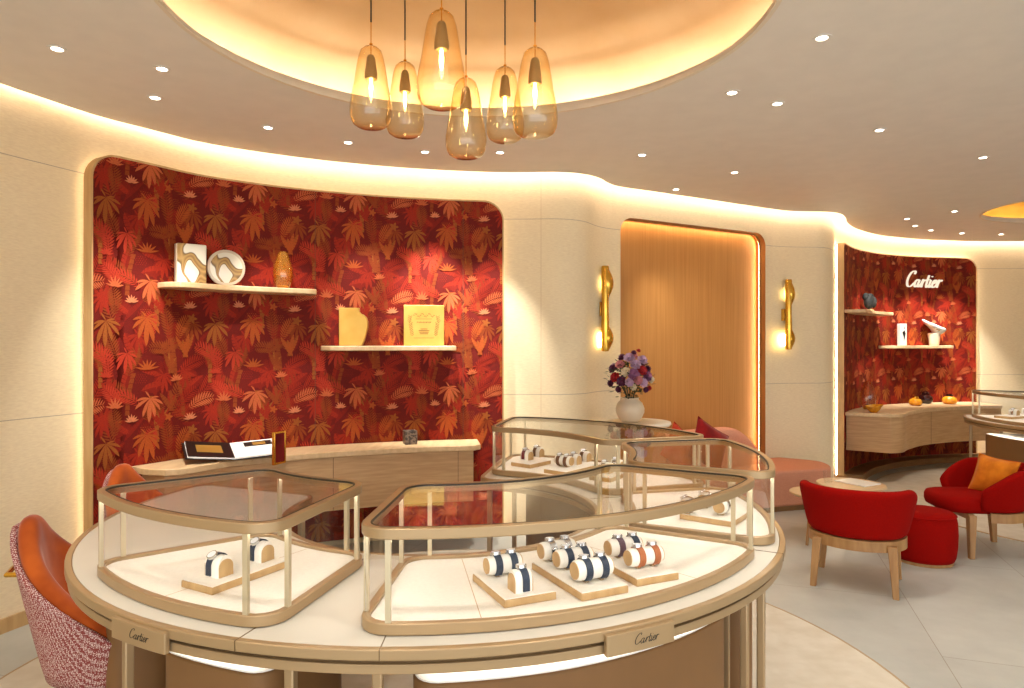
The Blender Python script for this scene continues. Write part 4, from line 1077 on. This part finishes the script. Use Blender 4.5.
cen = Vector((2.1, 6.2)); mb = MB(); mb.prism([tuple(Vector(p).lerp(cen, .03)) for p in poly], 0, .042); mb.build('plinth', M['plinth'], t)
mb = MB(); rows = []
ub0, ub1 = .4, u_at_px(755, -.12)
for k in range(21):
    tt = k / 20; u = ub0 + (ub1 - ub0) * tt; e = max(0, (tt - .62) / .38); zt_ = .735 - .32 * e ** 1.8; th = .085 * (1 - .35 * e ** 3)
    ring_ = []
    for j in range(14):
        a = 2 * PI * j / 14; ca, sa = math.cos(a), math.sin(a)
        w = th * (abs(ca) ** .6) * (1 if ca > 0 else -1); h = (abs(sa) ** .55) * (1 if sa > 0 else -1)
        ring_.append(WP3(u, -.12 + w - .03 * (1 + h), (.30 + zt_) / 2 + h * (zt_ - .30) / 2))
    rows.append(ring_)
mb.grid(rows, True, 0, True); mb.build('backrest', M['pink'], t, angle=80)
def cushion(c, w, th, rz, tilt, roll_, m, label, name='cushion', group=None):
    t = thing(name, label, 'cushion', c, rz, group)
    rows = []; n = 12
    R = Matrix.Rotation(tilt, 3, 'X') @ Matrix.Rotation(roll_, 3, 'Y')
    def pt(i, j, sd):
        x, y = -1 + 2 * i / n, -1 + 2 * j / n
        e = (1 - x * x) ** .5 * (1 - y * y) ** .5 if abs(x) < 1 and abs(y) < 1 else 0
        pin = 1 - .07 * (1 - x * x) * 0 ; sx = x * (1 - .08 * (1 - y * y)); sz = y * (1 - .08 * (1 - x * x))
        return R @ Vector((sx * w / 2, sd * th / 2 * (e ** .75), sz * w / 2))
    mb = MB()
    for sd in (-1, 1): mb.grid([[pt(i, j, sd) for i in range(n + 1)] for j in range(n + 1)])
    bmv = mb.build('cushion_cover', m, t, False, angle=180)
    pi = MB(); loop = [pt(i, 0, 0) for i in range(n)] + [pt(n, j, 0) for j in range(n)] + [pt(n - i, n, 0) for i in range(n)] + [pt(0, n - j, 0) for j in range(n)]
    pi.tube(loop, .004, 6, True); pi.build('piping', m, t, False)
    return t
rzn = math.atan2(dirn.y, dirn.x)
u = u_at_px(709, -.46); cushion(WP3(u, -.46, .635), .37, .14, rzn, -.25, .55, M['cushR'], 'crimson cushion leaning on the sofa back, tip up')
u = u_at_px(681, -.33); cushion(WP3(u, -.33, .60), .34, .13, rzn, -.25, .7, M['cushC'], 'brick orange cushion behind the crimson one on the sofa')
# round white table with the vase
ZV = .918
tc = Vector((.95, 5.14))
t = thing('pedestal_table', 'round white pedestal table carrying the flower vase', 'table', (tc.x, tc.y, 0))
mb = MB(); mb.lathe([(.01, ZV - .03), (.23, ZV - .03), (.245, ZV - .015), (.24, ZV), (.01, ZV)], (tc.x, tc.y, 0), 48); mb.build('tabletop', M['cream'], t)
mb = MB(); mb.lathe([(.2, 0), (.2, .015), (.05, .05), (.04, ZV - .0305)], (tc.x, tc.y, 0), 32); mb.build('pedestal', M['cream'], t)
vp = Vector((630 - 512, 0)) ; vd = 5.08; vx = (630 - 512) * vd / F_PX
t = thing('flower_vase', 'round ivory ceramic vase on the white pedestal table', 'vase', (vx, vd, ZV + .0005))
mb = MB(); mb.lathe([(.02, 0), (.06, .002), (.085, .03), (.105, .075), (.106, .105), (.09, .145), (.068, .165), (.064, .178), (.07, .184), (.062, .184), (.056, .17), (.03, .06), (.01, .05)], seg=40); mb.build('vase_body', M['ceramic'], t, False, angle=60)
t = thing('flower_bouquet', 'bouquet of lilac, mauve and red flowers in the ivory vase', 'flowers', (vx, vd, ZV + .17))
R = random.Random(5)
mb = MB()
for k in range(330):
    a, e = R.uniform(0, 2 * PI), R.uniform(-1.1, 1.5); rr = R.uniform(.06, .172)
    c = Vector((rr * math.cos(a) * math.cos(e), rr * math.sin(a) * math.cos(e), max(.012, .15 + .9 * rr * math.sin(e)))); d = Vector((math.cos(a), math.sin(a), R.uniform(-.6, .7))).normalized(); sd = d.cross(Vector((R.uniform(-.3, .3), R.uniform(-.3, .3), 1))).normalized(); L = R.uniform(.03, .055)
    mb.add([c, c + d * L * .5 + sd * L * .28, c + d * L, c + d * L * .5 - sd * L * .28], [(0, 1, 2, 3)])
for k in range(14):
    a = 2 * PI * k / 14; mb.tube([(0.015 * math.cos(a), .015 * math.sin(a), -.11), (.03 * math.cos(a), .03 * math.sin(a), .03), (.08 * math.cos(a), .08 * math.sin(a), .14)], .0025, 5)
mb.build('foliage', M['leaf'], t, False, angle=180)
def flower_bm(r, n, rings):
    mb = MB(); mb.ball((0, 0, r * .3), r * .32, 8, 5)
    for g in range(rings):
        L = r * (1 - .25 * g); tl = .25 + .45 * g
        for k in range(n):
            a = 2 * PI * (k + .5 * g) / n; ca, sa = math.cos(a), math.sin(a); w = L * .42
            pts = []
            for u_, ww, zz in ((.15, .4, .02), (.6, 1, .25), (1.0, .55, .3)):
                for q in (-1, 0, 1):
                    x, y = u_ * L, q * w * ww; pts.append((x * ca - y * sa, x * sa + y * ca, r * .2 * g + L * (tl * u_ * u_) + abs(q) * .1 * L))
            mb.add(pts, [(0, 1, 4, 3), (1, 2, 5, 4), (3, 4, 7, 6), (4, 5, 8, 7)])
    return mb
cols = ['f_lilac', 'f_mauve', 'f_red', 'f_rose', 'f_plum', 'f_cream']
protos = {}
spots_ = [(-.02, -.08, .30, 'f_lilac', .042), (.075, -.06, .285, 'f_lilac', .04), (.02, -.10, .255, 'f_lilac', .04), (-.08, -.06, .255, 'f_rose', .036), (.065, -.11, .215, 'f_red', .038), (-.05, -.12, .205, 'f_cream', .036),
          (0, -.14, .19, 'f_mauve', .042), (-.115, -.06, .165, 'f_red', .038), (.10, -.10, .175, 'f_mauve', .04), (.135, -.06, .15, 'f_cream', .03), (.03, -.15, .15, 'f_rose', .034), (-.03, -.15, .135, 'f_lilac', .032), (.07, -.14, .13, 'f_lilac', .032), (-.08, -.12, .14, 'f_plum', .036),
          (-.12, 0, .22, 'f_plum', .036), (.12, 0, .22, 'f_plum', .034), (-.055, 0, .30, 'f_plum', .034), (.03, .02, .31, 'f_rose', .036), (.1, .08, .25, 'f_mauve', .036), (-.1, .08, .23, 'f_lilac', .036), (0, .13, .2, 'f_red', .036), (.14, .03, .14, 'f_red', .026), (-.14, -.02, .12, 'f_plum', .028), (.09, -.12, .08, 'f_plum', .022), (.12, -.09, .09, 'f_red', .02), (-.10, -.10, .08, 'f_plum', .022), (.0, -.14, .10, 'f_cream', .024), (.04, -.12, .36, 'f_red', .016), (.01, -.1, .345, 'f_plum', .02)]
for x, y, z, k, r in spots_:
    if k not in protos: protos[k] = flower_bm(1.0, 7, 3).build('flower', M[k], t, False, angle=180); ob = protos[k]
    else: ob = protos[k].copy(); C.objects.link(ob); ob.parent = t
    ob.location = (x, y, z); ob.scale = (r * 1.05, r * 1.05, r * 1.05)
    ob.rotation_euler = Vector((x, y - .08, (z - .12) * .9 + .02)).to_track_quat('Z', 'Y').to_euler()

# ---------------------------------------------------------------- red armchairs, pouf, side tables
def shell_rows(a0, a1, n, rx, ry, taper, zb, ztop, th, nz=6, cy=0, lean=0.0):
    outer_, inner_ = [], []
    for i in range(n + 1):
        ph = a0 + (a1 - a0) * i / n; co, ci = [], []
        zt_ = ztop(ph)
        for j in range(nz + 1):
            v = j / nz; z = zb + (zt_ - zb) * v; k = taper + (1 - taper) * (v ** .8)
            ln = lean * v * max(0, math.cos(ph))
            for lst, dd in ((co, 0), (ci, th)):
                lst.append(((rx * k - dd) * math.sin(ph), cy - (ry * k - dd) * math.cos(ph) - ln, z))
        outer_.append(co); inner_.append(ci)
    return outer_, inner_
def shell_mesh(o_, i_, rim=.02):
    mb = MB(); n = len(o_)
    rows = []
    for a, b in zip(o_, i_):
        mid = ((a[-1][0] + b[-1][0]) / 2, (a[-1][1] + b[-1][1]) / 2, a[-1][2] + rim)
        q1 = tuple(a[-1][k] * .8 + b[-1][k] * .2 for k in range(2)) + (a[-1][2] + rim * .8,); q2 = tuple(a[-1][k] * .2 + b[-1][k] * .8 for k in range(2)) + (a[-1][2] + rim * .8,)
        rows.append(list(a) + [q1, mid, q2] + list(b)[::-1])
    mb.grid(rows, True, 0, True); return mb
def armchair(loc, rz, label, proto=[None]):
    if proto[0]: return dup(proto[0], loc, rz, label)
    t = thing('armchair', label, 'armchair', loc, rz, 'red barrel armchairs')
    def ztop(ph):
        a = abs(ph) / math.radians(126)
        return .615 - .010 * a - .15 * max(0, (a - .60) / .40) ** 1.3
    o_, i_ = shell_rows(-math.radians(126), math.radians(126), 40, .335, .30, .82, .325, ztop, .065, 7, 0, .03)
    shell_mesh(o_, i_, .022).build('backrest', M['red'], t, False, sub=1, angle=180)
    mb = MB(); pts = []
    for k in range(40):
        a = 2 * PI * k / 40; c_, s_ = math.cos(a), math.sin(a)
        pts.append((.228 * abs(c_) ** .6 * (1 if c_ > 0 else -1), .065 + .255 * abs(s_) ** .6 * (1 if s_ > 0 else -1) + .0))
    rows = [[(x * k, .04 + (y - .04) * k + (.04 if y > .2 else 0), z) for x, y in pts] for k, z in ((.9, .31), (.97, .322), (1, .35), (1, .385), (.96, .41), (.85, .42), (.4, .428))]
    mb.grid(rows, True, 0, True); mb.build('seat', M['red'], t, False, angle=80)
    mb = MB(); rail = [(.262 * math.sin(a), -.235 * math.cos(a)) for a in [math.radians(-112 + 224 * k / 30) for k in range(31)]]
    def rr(k, z): return [(x * k, y * k, z) for x, y in rail]
    mb.grid([rr(1.06, .262), rr(1.06, .326), rr(.88, .326), rr(.88, .262), rr(1.06, .262)]); mb.box((0, .2, .29), (.44, .04, .04))
    mb.build('rail', M['wood'], t, False, bevel=.003)
    for sx in (-1, 1):
        for sy in (-1, 1):
            mb = MB(); tp = Vector((sx * .205, sy * .185 + .01)); bt = Vector((sx * .225, sy * .205 + .0)); rows = []
            for k in range(5):
                v = k / 4; c_ = tp.lerp(bt, v); h = .026 - .009 * v; z = .30 * (1 - v)
                rows.append([(c_.x + h * q[0], c_.y + h * q[1], z) for q in ((-1, -1), (1, -1), (1, 1), (-1, 1))])
            mb.grid(rows, True, 0, True); mb.build('leg', M['wood'], t, False, bevel=.004)
    proto[0] = t; return t
f1 = Vector((.52, .854)); ang1 = math.atan2(f1.y, f1.x) - PI / 2
armchair((2.17, 4.30, 0), ang1, 'red barrel armchair seen from behind, beside the ring counter')
armchair((3.43, 4.97, 0), math.radians(85), 'red armchair holding the amber cushion, beyond the pouf')
cushion((3.50, 4.96, .54), .28, .12, math.radians(-62), -.35, .1, M['cushO'], 'amber cushion leaning in the second red armchair')
t = thing('pouf', 'round red pouf standing between the two armchairs', 'pouf', (2.855, 4.74, 0))
mb = MB(); mb.lathe([(.02, .02), (.185, .022), (.196, .05), (.205, .12), (.208, .2), (.204, .28), (.196, .325), (.18, .345), (.1, .352), (.01, .354)], seg=48); mb.build('pouf_body', M['red'], t, False, angle=80)
mb = MB(); mb.tube([(.197 * math.cos(2 * PI * k / 48), .197 * math.sin(2 * PI * k / 48), .327) for k in range(48)], .005, 6, True); mb.build('piping', M['red'], t, False)
mb = MB(); mb.lathe([(.18, 0), (.182, .021)], seg=48); mb.build('pouf_base', M['wood'], t, False)
def side_table(c, R_, z, label, m, n=3, a0=0):
    t = thing('side_table', label, 'side table', (c[0], c[1], 0), a0)
    mb = MB(); mb.lathe([(.01, z - .026), (R_ * .9, z - .026), (R_, z - .012), (R_, z - .004), (R_ * .985, z), (.01, z)], seg=48); mb.build('tabletop', m, t, False)
    for k in range(n):
        a = 2 * PI * k / n; mb = MB(); mb.tube([(R_ * .55 * math.cos(a), R_ * .55 * math.sin(a), z - .03), (R_ * .82 * math.cos(a), R_ * .82 * math.sin(a), 0)], [.016, .010], 10); mb.build('leg', M['wood'], t, False)
    return t
side_table((2.345, 5.19), .22, .375, 'lower round oak side table behind the first red armchair', M['oaktop'], 3, math.radians(215))
side_table((2.66, 5.36), .25, .405, 'higher round oak side table by the sofa, with a glass and magazine', M['oaktop'], 3, math.radians(40))
gq = Vector((2.50, 5.40))
t = thing('drinking_glass', 'clear tumbler on the higher side table', 'glass', (gq.x, gq.y, .4055)); mb = MB(); mb.lathe([(.005, .001), (.03, .0), (.036, .09), (.033, .09), (.028, .006), (.005, .006)], seg=24, cap=False); mb.build('tumbler', M['glass'], t, False)
t = thing('magazine', 'white magazine lying on the higher side table', 'magazine', (2.72, 5.38, .4055), .5); mb = MB(); mb.box((0, 0, .004), (.2, .26, .007)); mb.build('pages', M['paper'], t, False); mb = MB(); mb.box((0, 0, .0082), (.2, .26, .001)); mb.build('front_cover', M['white'], t, False)

# ---------------------------------------------------------------- orange counter chairs
def counter_chair(loc, rz, label, proto=[None]):
    if proto[0]: return dup(proto[0], loc, rz, label)
    t = thing('counter_chair', label, 'chair', loc, rz, 'orange velvet chairs at the ring counter')
    A = math.radians(128)
    def ztop(ph):
        a = abs(ph) / A; s_ = min(1, max(0, (a - .08) / .80)); return .825 - .40 * (s_ ** .88) + .012 * math.cos(ph)
    o_, i_ = shell_rows(-A, A, 40, .255, .28, .84, .27, lambda p: ztop(p) - .02, .02, 9, 0, .07)
    shell_mesh(o_, i_, .006).build('outer_shell', M['dots'], t, False, angle=80)
    o_, i_ = shell_rows(-A, A, 40, .237, .262, .84, .30, lambda p: ztop(p) - .012, .07, 9, 0, .07)
    shell_mesh(o_, i_, .03).build('inner_padding', M['orange'], t, False, sub=1, angle=180)
    mb = MB(); pts = [(.205 * abs(math.cos(a)) ** .7 * (1 if math.cos(a) > 0 else -1), .05 + .26 * abs(math.sin(a)) ** .7 * (1 if math.sin(a) > 0 else -1)) for a in [2 * PI * k / 36 for k in range(36)]]
    mb.grid([[(x * k, .05 + (y - .05) * k, z) for x, y in pts] for k, z in ((.8, .345), (.95, .36), (1, .38), (1, .41), (.95, .435), (.8, .445), (.3, .45))], True, 0, True); mb.build('seat', M['orange'], t, False, angle=80)
    mb = MB(); mb.lathe([(.02, .24), (.16, .245), (.21, .275), (.18, .285)], seg=36); mb.build('shell_bottom', M['dots'], t, False)
    mb = MB(); mb.lathe([(.03, .12), (.03, .235), (.08, .239)], seg=20); mb.build('column', M['bronze'], t, False)
    for k in range(4):
        a = PI / 4 + k * PI / 2; mb = MB(); mb.tube([(0.02 * math.cos(a), .02 * math.sin(a), .14), (.16 * math.cos(a), .16 * math.sin(a), .09), (.27 * math.cos(a), .27 * math.sin(a), .012)], [.02, .017, .012], 10); mb.build('leg', M['wood'], t, False)
    mb = MB(); zh = .66; yb = -.325
    mb.tube([(-.09, yb + .035, zh), (-.085, yb - .015, zh), (0, yb - .03, zh), (.085, yb - .015, zh), (.09, yb + .035, zh)], .009, 10); mb.build('handle', M['brass'], t, False)
    proto[0] = t; return t
fa = Vector((.97, .22)); counter_chair((-1.51, 2.62, .007), math.atan2(fa.y, fa.x) - PI / 2, 'orange velvet chair with dotted back at the near left of the counter')
fb = Vector((.95, -.3)); counter_chair((-1.80, 3.56, 0.007), math.atan2(fb.y, fb.x) - PI / 2, 'orange velvet chair behind the left glass case near the long desk')

# ---------------------------------------------------------------- world, camera, colour management
w = bpy.data.worlds.new('world'); bpy.context.scene.world = w; w.use_nodes = True
bg = w.node_tree.nodes['Background']; bg.inputs[0].default_value = (.95, .98, 1.0, 1); bg.inputs[1].default_value = 2.0
cam = bpy.data.cameras.new('camera'); cam.lens = 24.0; cam.sensor_width = 36; cam.clip_start = .05; cam.clip_end = 60
co = bpy.data.objects.new('camera', cam); C.objects.link(co); co.location = (0, 0, EYE); co.rotation_euler = (PI / 2, 0, 0)
sc = bpy.context.scene; sc.camera = co
sc.view_settings.view_transform = 'Standard'; sc.view_settings.look = 'None'; sc.view_settings.gamma = 1; sc.view_settings.use_curve_mapping = False
sc.view_settings.exposure = 0.55
sc.cycles.use_denoising = True
sc.cycles.max_bounces = 10; sc.cycles.transparent_max_bounces = 40; sc.cycles.diffuse_bounces = 5; sc.cycles.glossy_bounces = 4
sc.cycles.sample_clamp_indirect = 6.0; sc.cycles.caustics_reflective = False; sc.cycles.caustics_refractive = False
